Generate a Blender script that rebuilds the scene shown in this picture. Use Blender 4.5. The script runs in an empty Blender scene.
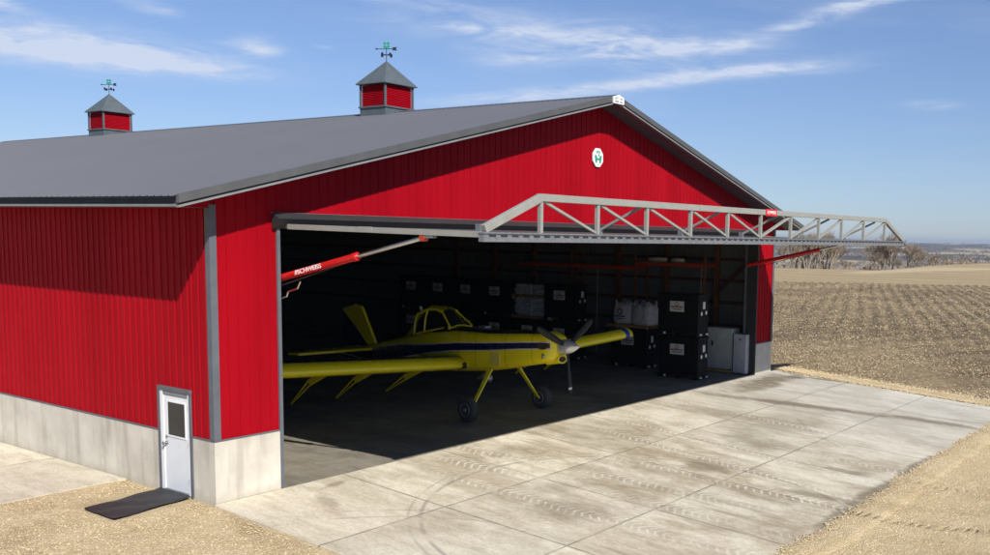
import bpy, bmesh, math, random
from mathutils import Vector, Matrix, noise
random.seed(7)
R=math.radians
scene=bpy.context.scene
COL=scene.collection

# ------------------------------------------------------------------ materials
def nt(name):
    m=bpy.data.materials.new(name); m.use_nodes=True
    t=m.node_tree; t.nodes.clear()
    o=t.nodes.new('ShaderNodeOutputMaterial'); b=t.nodes.new('ShaderNodeBsdfPrincipled')
    t.links.new(b.outputs[0],o.inputs[0])
    return m,t,b
def N(t,typ,**k):
    n=t.nodes.new(typ)
    for a,v in k.items():
        if a.startswith('i_'):
            key=a[2:]; key=int(key) if key.isdigit() else key.replace('_',' ')
            n.inputs[key].default_value=v
        else: setattr(n,a,v)
    return n
def ramp(t,fac,stops,interp='LINEAR'):
    n=t.nodes.new('ShaderNodeValToRGB'); n.color_ramp.interpolation=interp
    e=n.color_ramp.elements
    while len(e)<len(stops): e.new(0.5)
    for i,(p,c) in enumerate(stops):
        e[i].position=p; e[i].color=(c,c,c,1) if isinstance(c,(int,float)) else (*c,1)
    t.links.new(fac,n.inputs[0]); return n.outputs[0]
def mixc(t,fac,a,b,mode='MIX'):
    n=t.nodes.new('ShaderNodeMix'); n.data_type='RGBA'; n.blend_type=mode
    for s,v in ((0,fac),(6,a),(7,b)):
        if hasattr(v,'links') or hasattr(v,'is_linked'): t.links.new(v,n.inputs[s])
        elif isinstance(v,(int,float)): n.inputs[s].default_value=v if s==0 else (v,v,v,1)
        else: n.inputs[s].default_value=(*v,1)
    return n.outputs[2]
def math_(t,op,a,b=None,c=None,clamp=False):
    n=t.nodes.new('ShaderNodeMath'); n.operation=op; n.use_clamp=clamp
    for i,v in enumerate((a,b,c)):
        if v is None: continue
        if isinstance(v,(int,float)): n.inputs[i].default_value=v
        else: t.links.new(v,n.inputs[i])
    return n.outputs[0]
def noi(t,vec,scale,detail=4,rough=.55,dist=0,sc=None):
    n=N(t,'ShaderNodeTexNoise'); n.inputs['Scale'].default_value=scale; n.inputs['Detail'].default_value=detail
    n.inputs['Roughness'].default_value=rough; n.inputs['Distortion'].default_value=dist
    if sc:
        m=N(t,'ShaderNodeMapping'); m.inputs['Scale'].default_value=sc; t.links.new(vec,m.inputs[0]); vec=m.outputs[0]
    t.links.new(vec,n.inputs['Vector']); return n.outputs['Fac']
def objco(t): return N(t,'ShaderNodeTexCoord').outputs['Object']
def geoco(t): return N(t,'ShaderNodeNewGeometry').outputs['Position']
def bump(t,b,h,strength=.3,dist=.02):
    n=N(t,'ShaderNodeBump'); n.inputs['Strength'].default_value=strength; n.inputs['Distance'].default_value=dist
    t.links.new(h,n.inputs['Height']); t.links.new(n.outputs[0],b.inputs['Normal'])
_simple={}
def mat(name,col,rough=.5,metal=0,var=.12,vs=3,coat=0,bmp=0,spec=None):
    if name in _simple: return _simple[name]
    m,t,b=nt(name); P=geoco(t)
    f=noi(t,P,vs,5)
    lo=tuple(c*(1-var) for c in col); hi=tuple(min(1,c*(1+var)) for c in col)
    t.links.new(ramp(t,f,[(.3,lo),(.7,hi)]),b.inputs['Base Color'])
    r=ramp(t,noi(t,P,vs*2.3,3),[(.3,max(.02,rough-.07)),(.7,min(1,rough+.07))])
    t.links.new(r,b.inputs['Roughness']); b.inputs['Metallic'].default_value=metal
    if coat: b.inputs['Coat Weight'].default_value=coat
    if spec is not None: b.inputs['Specular IOR Level'].default_value=spec
    if bmp: bump(t,b,noi(t,P,vs*8,4),.4,bmp)
    _simple[name]=m; return m

def steel_red():
    m,t,b=nt('red_steel'); P=geoco(t)
    f=noi(t,P,1.2,5,sc=(1,1,.25)); g=noi(t,P,14,3,sc=(1,1,.08))
    c=ramp(t,f,[(.3,(.275,.002,.0075)),(.7,(.325,.003,.010))])
    c=mixc(t,ramp(t,g,[(.60,0.),(.8,.05)]),c,(.36,.05,.05))
    sq=N(t,'ShaderNodeSeparateXYZ'); t.links.new(P,sq.inputs[0]); wn=N(t,'ShaderNodeTexWhiteNoise'); wn.noise_dimensions='1D'
    t.links.new(math_(t,'FLOOR',math_(t,'DIVIDE',math_(t,'ADD',sq.outputs[0],sq.outputs[1]),.9144)),wn.inputs['W'])
    c=mixc(t,1.,c,ramp(t,wn.outputs['Value'],[(0,.93),(1,1.05)]),'MULTIPLY')
    # rain dust low on the sheets
    c=mixc(t,ramp(t,math_(t,'ADD',sq.outputs[2],math_(t,'MULTIPLY',noi(t,P,3,4,.6,0,(1,1,.15)),1.4)),[(1.9,.0),(1.95,0.)]),c,(.3,.1,.07))
    t.links.new(c,b.inputs['Base Color'])
    t.links.new(ramp(t,noi(t,P,5,3),[(.3,.38),(.7,.5)]),b.inputs['Roughness']); b.inputs['Specular IOR Level'].default_value=.05
    bump(t,b,noi(t,P,2.2,2,sc=(1,1,.4)),.12,.01)
    return m
def roof_mat():
    m,t,b=nt('grey_roof_steel'); P=geoco(t)
    c=ramp(t,noi(t,P,.35,3),[(.3,(.098,.103,.119)),(.7,(.104,.109,.125))])
    t.links.new(c,b.inputs['Base Color']); b.inputs['Roughness'].default_value=.5
    return m
def concrete_wall():
    m,t,b=nt('cast_concrete'); P=geoco(t)
    c=ramp(t,noi(t,P,1.3,7,.6),[(.3,(.47,.44,.375)),(.7,(.63,.595,.515))])
    c=mixc(t,ramp(t,noi(t,P,3,4,sc=(1,1,.12)),[(.52,0.),(.66,.45)]),c,(.30,.265,.21))
    c=mixc(t,ramp(t,noi(t,P,9,4),[(.68,0.),(.74,.35)]),c,(.26,.24,.21))
    c=mixc(t,ramp(t,noi(t,P,34,2),[(.70,0.),(.74,.6)]),c,(.22,.2,.17))
    # form tie lines and panel joints
    sx=N(t,'ShaderNodeSeparateXYZ'); t.links.new(P,sx.inputs[0])
    s=math_(t,'ADD',sx.outputs[0],sx.outputs[1])
    w=math_(t,'ABSOLUTE',math_(t,'SUBTRACT',math_(t,'FRACT',math_(t,'DIVIDE',s,.61)),.5))
    l=ramp(t,w,[(.0,.45),(.012,0.)])
    c=mixc(t,math_(t,'MULTIPLY',l,noi(t,P,2,3)),c,(.26,.22,.16))
    # low splash soil
    d=ramp(t,math_(t,'ADD',sx.outputs[2],math_(t,'MULTIPLY',noi(t,P,4,4),.25)),[(.1,.35),(.32,0.)])
    c=mixc(t,d,c,(.34,.29,.2))
    t.links.new(c,b.inputs['Base Color']); b.inputs['Roughness'].default_value=.85
    bump(t,b,noi(t,P,12,6,.65),.25,.012)
    return m
def splotch(t,sx,cx,cy,rx,ry,ang,amp,P,ns=1.2):
    # elongated stain of its own shape at a fixed place on the slab
    ca,sa=math.cos(R(ang)),math.sin(R(ang))
    dx=math_(t,'SUBTRACT',sx.outputs[0],cx); dy=math_(t,'SUBTRACT',sx.outputs[1],cy)
    u=math_(t,'DIVIDE',math_(t,'ADD',math_(t,'MULTIPLY',dx,ca),math_(t,'MULTIPLY',dy,sa)),rx)
    v=math_(t,'DIVIDE',math_(t,'ADD',math_(t,'MULTIPLY',dx,-sa),math_(t,'MULTIPLY',dy,ca)),ry)
    d=math_(t,'SQRT',math_(t,'ADD',math_(t,'MULTIPLY',u,u),math_(t,'MULTIPLY',v,v)))
    d=math_(t,'ADD',d,math_(t,'MULTIPLY',math_(t,'SUBTRACT',noi(t,P,ns*1.6,9,.75,sc=(1,.45,1)),.5),2.4))
    return ramp(t,d,[(.40,float(amp)),(.95,0.)])
def slab_mat(name,inside=False):
    m,t,b=nt(name); P=geoco(t)
    sx=N(t,'ShaderNodeSeparateXYZ'); t.links.new(P,sx.inputs[0])
    c=ramp(t,noi(t,P,.45,8,.66),[(.3,(.44,.375,.26)),(.5,(.66,.60,.46)),(.7,(.78,.73,.60))])
    c=mixc(t,.5,c,ramp(t,noi(t,P,2.5,7,.75,sc=(1,.25,1)),[(.32,(.31,.255,.17)),(.5,(.64,.585,.46)),(.7,(.80,.755,.64))]))
    dust=math_(t,'MULTIPLY',ramp(t,noi(t,P,.55,7,.72,0,sc=(1,.6,1)),[(.44,0.),(.60,1.)]),ramp(t,noi(t,P,7,6,.75,sc=(1,.3,1)),[(.3,.45),(.6,1.)]))
    worn=N(t,'ShaderNodeMapRange'); worn.inputs[1].default_value=0; worn.inputs[2].default_value=7; worn.inputs[3].default_value=.22; t.links.new(sx.outputs[0],worn.inputs[0]); worn=worn.outputs[0]
    c=mixc(t,math_(t,'MULTIPLY',dust,worn),c,(.34,.27,.175))
    c=mixc(t,ramp(t,noi(t,P,11,5,.8,sc=(1,.18,1)),[(.56,0.),(.70,.32)]),c,(.22,.18,.12))
    c=mixc(t,1.,c,ramp(t,noi(t,P,26,7,.85,sc=(1,.4,1)),[(.36,.74),(.5,1.0),(.62,1.10)]),'MULTIPLY')
    drag=math_(t,'MULTIPLY',ramp(t,noi(t,P,2.4,7,.7,0,sc=(1,.09,1)),[(.50,0.),(.64,.7)]),ramp(t,noi(t,P,.35,3),[(.42,0.),(.58,1.)]))
    c=mixc(t,math_(t,'MULTIPLY',drag,worn),c,(.29,.235,.155))
    # panel to panel differences
    cell=N(t,'ShaderNodeTexWhiteNoise'); cell.noise_dimensions='2D'
    cb=N(t,'ShaderNodeCombineXYZ')
    t.links.new(math_(t,'FLOOR',math_(t,'DIVIDE',sx.outputs[0],3.05)),cb.inputs[0])
    t.links.new(math_(t,'FLOOR',math_(t,'DIVIDE',sx.outputs[1],3.16)),cb.inputs[1])
    t.links.new(cb.outputs[0],cell.inputs['Vector'])
    c=mixc(t,1.,c,ramp(t,cell.outputs['Value'],[(0,.84),(1,1.05)]),'MULTIPLY')
    if not inside:
        # greyer towards the far end
        g=ramp(t,math_(t,'ADD',sx.outputs[0],math_(t,'MULTIPLY',noi(t,P,.3,4),10)),[(14/40,0.),(22/40,.55)])
        g2=N(t,'ShaderNodeMapRange'); g2.inputs[1].default_value=14; g2.inputs[2].default_value=25
        t.links.new(math_(t,'ADD',sx.outputs[0],math_(t,'MULTIPLY',noi(t,P,.3,4),8)),g2.inputs[0])
        c=mixc(t,math_(t,'MULTIPLY',g2.outputs[0],.55),c,(.47,.46,.415))
        mud=(.17,.135,.085)
        for a in STAINS:
            c=mixc(t,splotch(t,sx,*a,P),c,mud)
        # tread prints of dried mud: pale lugs along the drive lanes
        for (cx,w,lean,ph) in ((7.55,.34,-.15,0),(9.0,.26,-.05,.3),(10.72,.27,.13,.6),(12.2,.2,.10,.9),(13.45,.24,.0,.2),(16.1,.2,.05,.5),(4.85,.24,-.05,.1),(6.3,.3,-.12,.45)):
            xc=math_(t,'SUBTRACT',math_(t,'SUBTRACT',sx.outputs[0],cx),math_(t,'MULTIPLY',math_(t,'ADD',sx.outputs[1],5),lean))
            xc=math_(t,'ADD',xc,math_(t,'MULTIPLY',math_(t,'SUBTRACT',noi(t,P,.5,5,.6),.5),.8))
            ax=math_(t,'ABSOLUTE',xc)
            lane=ramp(t,ax,[(w*.7,1.),(w*1.2,0.)])
            st=math_(t,'FRACT',math_(t,'ADD',math_(t,'ADD',math_(t,'MULTIPLY',sx.outputs[1],5.2),math_(t,'MULTIPLY',noi(t,P,1.3,2,.5),.7)),math_(t,'ADD',math_(t,'MULTIPLY',ax,3.0),ph)))
            lug=ramp(t,math_(t,'ABSOLUTE',math_(t,'SUBTRACT',st,.5)),[(.06,1.),(.24,0.)])
            lug=math_(t,'MULTIPLY',lug,ramp(t,noi(t,P,9,4,.7),[(.35,.15),(.6,1.)]))
            patch=ramp(t,noi(t,P,.55,6,.65,sc=(1,.5,1)),[(.44,0.),(.62,.75)])
            f=math_(t,'MULTIPLY',math_(t,'MULTIPLY',lane,lug),patch)
            c=mixc(t,f,c,(.82,.78,.69))
            f2=math_(t,'MULTIPLY',math_(t,'MULTIPLY',lane,math_(t,'SUBTRACT',1,lug)),math_(t,'MULTIPLY',patch,.5))
            c=mixc(t,f2,c,(.27,.23,.16))
        # dark rubber arcs
        for (ax_,ay_,rad,w_,am) in ((-1.6,-6.6,5.1,.05,.34),(-1.6,-6.6,5.5,.04,.28),(5.6,-6.6,4.7,.06,.5),(5.6,-6.6,4.95,.04,.3),(22.5,-12.5,9.5,.06,.3)):
            dx=math_(t,'SUBTRACT',sx.outputs[0],ax_); dy=math_(t,'SUBTRACT',sx.outputs[1],ay_)
            d=math_(t,'SQRT',math_(t,'ADD',math_(t,'MULTIPLY',dx,dx),math_(t,'MULTIPLY',dy,dy)))
            l=ramp(t,math_(t,'ABSOLUTE',math_(t,'SUBTRACT',d,rad)),[(w_*.4,float(am)),(w_,0.)])
            l=math_(t,'MULTIPLY',l,ramp(t,noi(t,P,.9,3),[(.42,0.),(.55,1.)]))
            c=mixc(t,l,c,(.16,.15,.13))
    else:
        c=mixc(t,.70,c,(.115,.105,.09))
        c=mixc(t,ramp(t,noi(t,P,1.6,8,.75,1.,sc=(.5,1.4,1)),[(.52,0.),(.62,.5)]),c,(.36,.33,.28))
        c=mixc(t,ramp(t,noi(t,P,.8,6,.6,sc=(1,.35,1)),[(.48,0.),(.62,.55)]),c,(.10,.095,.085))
    # saw-cut joints
    jo=(0,3.05,3.05) if not inside else (0,6.1,6.1)
    def joint(co,step,off,w):
        f=math_(t,'ABSOLUTE',math_(t,'SUBTRACT',math_(t,'FRACT',math_(t,'DIVIDE',math_(t,'ADD',co,off),step)),.5))
        return ramp(t,math_(t,'MULTIPLY',math_(t,'SUBTRACT',.5,f),step),[(w*.55,1.),(w,0.)])
    wj=math_(t,'MULTIPLY',noi(t,P,8,3),.02)
    jx=math_(t,'MULTIPLY',joint(sx.outputs[0],jo[1],0.,.030),math_(t,'GREATER_THAN',sx.outputs[0],.4))
    jy=joint(sx.outputs[1],3.16 if not inside else 6.1,0.,.030)
    j=math_(t,'MAXIMUM',jx,jy)
    c=mixc(t,math_(t,'MULTIPLY',math_(t,'MULTIPLY',j,.75),ramp(t,noi(t,P,1.7,4),[(.35,.45),(.6,1.)])),c,(.12,.105,.08))
    c=mixc(t,ramp(t,noi(t,P,25,3,.7),[(.62,0.),(.72,.35)]),c,(.3,.26,.2))
    t.links.new(c,b.inputs['Base Color'])
    if inside: t.links.new(ramp(t,noi(t,P,1.4,5),[(.3,.38),(.7,.7)]),b.inputs['Roughness'])
    else: b.inputs['Roughness'].default_value=.88
    h=math_(t,'SUBTRACT',math_(t,'MULTIPLY',noi(t,P,20,6,.7),.5),math_(t,'MULTIPLY',j,1.))
    bump(t,b,h,.3,.012)
    return m
STAINS=[(19.3,-3.9,.5,4.6,18,.85),(20.5,-7.7,.42,2.4,8,.8),(16.0,-4.6,2.6,1.5,0,.4),(21.6,-8.6,.12,1.6,15,.5),(11.0,-9.38,2.6,.28,-2,.85),(14.4,-9.35,2.2,.22,0,.8),(8.6,-9.4,1.4,.2,0,.75),
        (22.4,-.95,3.0,.85,0,.9),(24.2,-1.2,1.0,.5,0,.9),(24.9,-2.3,.22,1.5,12,.85),(21.0,-1.4,2.2,.4,-8,.55),(13.3,-5.2,.95,1.5,6,.5),(9.9,-5.4,.55,.9,20,.6),(9.7,-8.4,.3,.9,10,.6),(12.35,-8.3,.28,.9,8,.6),
        (4.75,-4.9,.9,1.2,25,.5),(5.8,-4.0,.7,.6,0,.35),(1.6,-1.25,.22,.6,-15,.42),(2.45,-.5,.6,.12,12,.55),(7.6,-1.2,1.4,.7,0,.3),(15.8,-2.2,.8,1.9,10,.35)]
def gravel_ground():
    m,t,b=nt('gravel_ground'); P=geoco(t)
    sx=N(t,'ShaderNodeSeparateXYZ'); t.links.new(P,sx.inputs[0])
    v=N(t,'ShaderNodeTexVoronoi'); v.inputs['Scale'].default_value=42; t.links.new(P,v.inputs['Vector'])
    c=ramp(t,noi(t,P,.9,8,.65),[(.3,(.40,.295,.15)),(.5,(.56,.44,.255)),(.72,(.70,.58,.38))])
    c=mixc(t,.38,c,ramp(t,v.outputs['Color'],[(0,(.28,.2,.10)),(.5,(.56,.44,.26)),(1,(.78,.68,.48))]))
    rut=None
    for cx_,wd in ((9.4,.16),(12.9,.2),):
        q_=math_(t,'ABSOLUTE',math_(t,'SUBTRACT',math_(t,'ADD',math_(t,'SUBTRACT',sx.outputs[0],cx_),math_(t,'MULTIPLY',math_(t,'ADD',sx.outputs[1],12),.35)),math_(t,'MULTIPLY',noi(t,P,.4,3),.8)))
        l_=ramp(t,q_,[(wd*.6,1.),(wd*1.3,0.)]); rut=l_ if rut is None else math_(t,'MAXIMUM',rut,l_)
    st_=math_(t,'ABSOLUTE',math_(t,'SUBTRACT',math_(t,'FRACT',math_(t,'ADD',math_(t,'MULTIPLY',sx.outputs[1],4.6),math_(t,'MULTIPLY',noi(t,P,1.5,3),2.))),.5))
    rut=math_(t,'MULTIPLY',rut,ramp(t,noi(t,P,.8,3),[(.4,0.),(.55,1.)]))
    c=mixc(t,math_(t,'MULTIPLY',rut,.45),c,(.34,.26,.15))
    # compacted damp wheel ruts
    c=mixc(t,ramp(t,noi(t,P,.7,6,.6,sc=(1,.4,1)),[(.56,0.),(.68,.5)]),c,(.32,.24,.13))
    # beyond the yard : stubble field, grass and wooded hills
    d=N(t,'ShaderNodeVectorMath'); d.operation='LENGTH'; t.links.new(P,d.inputs[0]); D=d.outputs['Value']
    Dn=math_(t,'ADD',D,math_(t,'MULTIPLY',math_(t,'SUBTRACT',noi(t,P,.03,4),.5),18))
    rot=N(t,'ShaderNodeMapping'); rot.inputs['Rotation'].default_value=(0,0,R(-20)); t.links.new(P,rot.inputs[0])
    rows=noi(t,rot.outputs[0],.5,5,.65,sc=(1,.06,1))
    st=ramp(t,rows,[(.3,(.27,.20,.11)),(.5,(.40,.31,.175)),(.7,(.52,.42,.26))])
    st=mixc(t,ramp(t,noi(t,P,1.6,5,.7),[(.5,0.),(.62,.35)]),st,(.25,.18,.10))
    st=mixc(t,ramp(t,noi(t,P,.02,3,sc=(.3,1,1)),[(.55,0.),(.6,.5)]),st,(.62,.52,.33))
    c=mixc(t,ramp(t,math_(t,'DIVIDE',D,100),[(.40,0.),(.46,1.)]),c,st)
    far=ramp(t,noi(t,P,.0045,5,.55,sc=(1,1.6,1)),[(.38,(.085,.075,.07)),(.50,(.11,.095,.085)),(.555,(.36,.30,.19)),(.62,(.40,.35,.22)),(.66,(.12,.10,.085))])
    pale=ramp(t,noi(t,P,.02,5),[(.3,(.30,.25,.17)),(.7,(.40,.335,.23))])
    c=mixc(t,ramp(t,math_(t,'DIVIDE',Dn,1000),[(.27,0.),(.30,1.)]),c,pale)
    c=mixc(t,ramp(t,math_(t,'DIVIDE',Dn,1000),[(.70,0.),(.78,1.)]),c,far)
    t.links.new(c,b.inputs['Base Color']); b.inputs['Roughness'].default_value=.95; b.inputs['Specular IOR Level'].default_value=.2
    h=math_(t,'ADD',math_(t,'MULTIPLY',v.outputs['Distance'],-.6),noi(t,P,6,8,.75))
    h=math_(t,'SUBTRACT',h,math_(t,'MULTIPLY',math_(t,'MULTIPLY',rut,ramp(t,st_,[(.1,1.),(.3,.2)])),1.6))
    h=math_(t,'ADD',h,math_(t,'MULTIPLY',noi(t,P,1.6,6,.7),2.2))
    bump(t,b,h,.9,.045)
    return m
def soil_mat():
    m,t,b=nt('plowed_soil'); P=geoco(t)
    c=ramp(t,noi(t,P,1.1,8,.7),[(.3,(.13,.094,.055)),(.5,(.175,.132,.08)),(.7,(.225,.172,.107))])
    c=mixc(t,ramp(t,noi(t,P,5.5,5,.75),[(.52,0.),(.6,.5)]),c,(.32,.25,.165))
    c=mixc(t,ramp(t,noi(t,P,3.3,6,.75),[(.55,0.),(.63,.8)]),c,(.10,.075,.05))
    rt=N(t,'ShaderNodeMapping'); rt.inputs['Rotation'].default_value=(0,0,R(69.5-90)*-1); t.links.new(P,rt.inputs[0])
    wv=N(t,'ShaderNodeTexWave'); wv.bands_direction='Y'; wv.inputs['Scale'].default_value=.145; wv.inputs['Distortion'].default_value=2.4; wv.inputs['Detail'].default_value=3; wv.inputs['Detail Scale'].default_value=.6
    t.links.new(rt.outputs[0],wv.inputs['Vector'])
    c=mixc(t,ramp(t,wv.outputs['Fac'],[(.5,0.),(.9,.42)]),c,(.085,.062,.04))
    c=mixc(t,ramp(t,noi(t,P,.05,4,sc=(1,2,1)),[(.45,0.),(.6,.35)]),c,(.42,.33,.2))
    t.links.new(c,b.inputs['Base Color']); b.inputs['Roughness'].default_value=1; b.inputs['Specular IOR Level'].default_value=.1
    bump(t,b,noi(t,P,7,8,.8),.8,.07)
    return m
M={}
def setup():
    M['red']=steel_red(); M['roof']=roof_mat(); M['conc']=concrete_wall()
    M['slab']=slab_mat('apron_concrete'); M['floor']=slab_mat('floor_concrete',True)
    M['gravel']=gravel_ground(); M['soil']=soil_mat()
    M['trim']=mat('grey_trim',(.11,.12,.14),.5,spec=.2)
    M['fascia']=mat('shade_dark_fascia',(.035,.045,.065),.6,spec=.1)  # shade from the roof drip edge is darkened into this eave colour
    M['trimlight']=mat('light_grey_trim',(.20,.205,.21),.5)
    M['rake']=mat('rake_trim',(.085,.087,.088),.5)
    M['hood']=mat('dark_rubber_hood',(.022,.022,.024),.65)
    M['steelpaint']=mat('grey_primer_steel',(.27,.275,.25),.5,var=.08,vs=6)
    M['galv']=mat('galvanised_steel',(.30,.31,.32),.42,.6,var=.2,vs=12)
    M['doorskin']=mat('door_skin',(.25,.02,.025),.5)
    M['inner']=mat('shade_dark_steel',(.03,.031,.033),.55,var=.15)  # gloom on the left and rear lining is put into the colour
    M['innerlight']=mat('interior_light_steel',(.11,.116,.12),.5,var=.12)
    M['ceil']=mat('ceiling_shade_dark',(.03,.03,.032),.9)  # overhead gloom is put into the ceiling colour
    M['wood']=mat('brown_timber',(.13,.05,.015),.75,var=.3,vs=5)
    M['girt']=mat('red_brown_timber',(.06,.018,.012),.75,var=.3,vs=5)
    M['white']=mat('white_paint',(.78,.79,.80),.4,var=.03)
    M['greywhite']=mat('door_white',(.70,.73,.76),.4,var=.03)
    M['glass']=mat('dark_glass',(.012,.014,.016),.06,var=.02)
    M['knob']=mat('knob_metal',(.35,.35,.36),.25,1)
    M['redp']=mat('red_cylinder_paint',(.55,.012,.012),.3,var=.05)
    M['reddark']=mat('red_beam',(.42,.04,.012),.5)
    M['chrome']=mat('chrome_rod',(.62,.63,.64),.18,1)
    M['yellow']=mat('yellow_aircraft_paint',(.88,.74,.010),.25,var=.02,vs=.6,coat=.4)
    M['yellowlt']=mat('pale_yellow_panel',(.70,.60,.12),.4,var=.04)
    M['navy']=mat('navy_paint',(.006,.009,.06),.28,var=.02,coat=.3)
    M['silver']=mat('silver_pinstripe',(.55,.56,.60),.35)
    M['black']=mat('black_plastic',(.012,.012,.013),.5)
    M['tyre']=mat('tyre_rubber',(.045,.045,.047),.8)
    M['rim']=mat('wheel_rim',(.38,.38,.39),.35,.7)
    M['spin']=mat('polished_spinner',(.75,.75,.74),.22,.55,var=.03)
    M['blade']=mat('propeller_blade',(.03,.031,.033),.65,0,spec=.15)
    M['bladew']=mat('blade_tip_white',(.7,.7,.7),.4)
    M['soot']=mat('exhaust_soot',(.05,.03,.02),.7)
    M['tote']=mat('black_tote',(.006,.0065,.0075),.6,spec=.2)
    M['label']=mat('paper_label',(.62,.62,.60),.7,var=.06,vs=9)
    M['labelred']=mat('label_print_red',(.25,.07,.06),.7)
    M['labelblk']=mat('label_print_black',(.05,.05,.05),.7)
    M['bag']=mat('woven_white_bag',(.52,.53,.58),.7,var=.15,vs=6,bmp=.02)
    M['sack']=mat('paper_sack',(.52,.55,.62),.5,var=.35,vs=9,bmp=.02)
    M['cab']=mat('cabinet_beige',(.46,.48,.45),.5)
    M['fridge']=mat('fridge_grey',(.40,.42,.46),.45)
    M['pallet']=mat('pallet_wood',(.32,.20,.07),.8,var=.3,vs=8)
    M['matrub']=mat('black_rubber_mat',(.022,.022,.025),.55,var=.3,vs=2,bmp=.01)
    M['green']=mat('emblem_green',(.01,.26,.13),.5)
    M['vane']=mat('vane_black',(.02,.025,.03),.5)
    M['cupgrey']=mat('cupola_grey',(.085,.105,.115),.5)
    M['bark']=mat('bare_bark',(.23,.19,.15),.9,var=.25,vs=2)
    M['twig']=mat('bare_twigs',(.25,.195,.14),.9,var=.2,vs=.3)
    M['wood_far']=mat('far_bare_woods',(.135,.115,.11),.95,var=.35,vs=.012)
    M['residue']=mat('corn_residue',(.43,.34,.205),.85,var=.35,vs=.9)
    M['stone']=mat('limestone_chips',(.50,.395,.24),.9,var=.38,vs=22)
    M['brownroll']=mat('pale_bundle',(.75,.70,.58),.8)
setup()

# ------------------------------------------------------------------ mesh helper
class MB:
    def __init__(s): s.v=[];s.f=[];s.mi=[];s.mats=[];s.sm=[]
    def m(s,mt):
        if mt not in s.mats: s.mats.append(mt)
        return s.mats.index(mt)
    def add(s,vs,fs,mt,smooth=False):
        o=len(s.v); s.v+= [tuple(v) for v in vs]; k=s.m(mt)
        for f in fs: s.f.append([o+i for i in f]); s.mi.append(k); s.sm.append(smooth)
    def box(s,a,b,mt,mtx=None,bev=0):
        (x0,y0,z0),(x1,y1,z1)=a,b
        vs=[Vector(p) for p in ((x0,y0,z0),(x1,y0,z0),(x1,y1,z0),(x0,y1,z0),(x0,y0,z1),(x1,y0,z1),(x1,y1,z1),(x0,y1,z1))]
        if mtx: vs=[mtx@v for v in vs]
        s.add(vs,[(0,3,2,1),(4,5,6,7),(0,1,5,4),(1,2,6,5),(2,3,7,6),(3,0,4,7)],mt)
    def beam(s,p,q,w,h,mt,up=(0,0,1)):
        p=Vector(p);q=Vector(q);d=(q-p);L=d.length;d.normalize(); up=Vector(up)
        if abs(d.dot(up))>.98: up=Vector((0,1,0))
        sd=d.cross(up).normalized(); u=sd.cross(d).normalized()
        vs=[]
        for c in (p,q):
            for a,b_ in((-1,-1),(1,-1),(1,1),(-1,1)): vs.append(c+sd*(a*w/2)+u*(b_*h/2))
        s.add(vs,[(0,1,2,3),(7,6,5,4),(0,4,5,1),(1,5,6,2),(2,6,7,3),(3,7,4,0)],mt)
    def tube(s,p,q,r0,r1,mt,n=12,cap=True,smooth=True):
        p=Vector(p);q=Vector(q);d=(q-p).normalized(); up=Vector((0,0,1)) if abs(d.z)<.9 else Vector((1,0,0))
        a=d.cross(up).normalized(); b_=d.cross(a)
        vs=[]
        for c,r in((p,r0),(q,r1)):
            for i in range(n):
                t=2*math.pi*i/n; vs.append(c+a*(math.cos(t)*r)+b_*(math.sin(t)*r))
        fs=[(i,(i+1)%n,n+(i+1)%n,n+i) for i in range(n)]
        s.add(vs,fs,mt,smooth)
        if cap: s.add(vs[:n],[tuple(range(n-1,-1,-1))],mt); s.add(vs[n:],[tuple(range(n))],mt)
    def rings(s,rs,mt,closed=True,smooth=True,cap=True,matfn=None):
        n=len(rs[0]); o=len(s.v)
        for r in rs: s.v+=[tuple(v) for v in r]
        for i in range(len(rs)-1):
            for j in range(n if closed else n-1):
                k=(j+1)%n
                s.f.append([o+i*n+j,o+i*n+k,o+(i+1)*n+k,o+(i+1)*n+j])
                s.mi.append(s.m(matfn(i,j) if matfn else mt)); s.sm.append(smooth)
        if cap and closed:
            s.f.append([o+j for j in range(n-1,-1,-1)]);s.mi.append(s.m(mt));s.sm.append(False)
            s.f.append([o+(len(rs)-1)*n+j for j in range(n)]);s.mi.append(s.m(mt));s.sm.append(False)
    def build(s,name,parent=None,mtx=None,bev=0,fixn=True):
        me=bpy.data.meshes.new(name); me.from_pydata(s.v,[],s.f)
        for m_ in s.mats: me.materials.append(m_)
        me.polygons.foreach_set('material_index',s.mi); me.polygons.foreach_set('use_smooth',s.sm)
        me.update()
        if fixn:
            bm=bmesh.new(); bm.from_mesh(me); bmesh.ops.recalc_face_normals(bm,faces=bm.faces); bm.to_mesh(me); bm.free()
        o=bpy.data.objects.new(name,me); COL.objects.link(o)
        if mtx: o.matrix_world=mtx
        if parent: o.parent=parent
        if bev:
            b=o.modifiers.new('bev','BEVEL'); b.width=bev; b.segments=2; b.limit_method='ANGLE'; b.angle_limit=R(40)
        return o
def thing(name,label,cat,loc=(0,0,0),rz=0,group=None):
    o=bpy.data.objects.new(name,None); COL.objects.link(o); o.location=loc; o.rotation_euler=(0,0,rz)
    o['label']=label;o['category']=cat
    if group:o['group']=group
    return o
def tag(o,label,cat,group=None):
    o['label']=label;o['category']=cat
    if group:o['group']=group
    return o
def copy_tree(o,parent=None):
    c=o.copy(); COL.objects.link(c); c.parent=parent
    for ch in o.children: copy_tree(ch,c)
    return c
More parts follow.
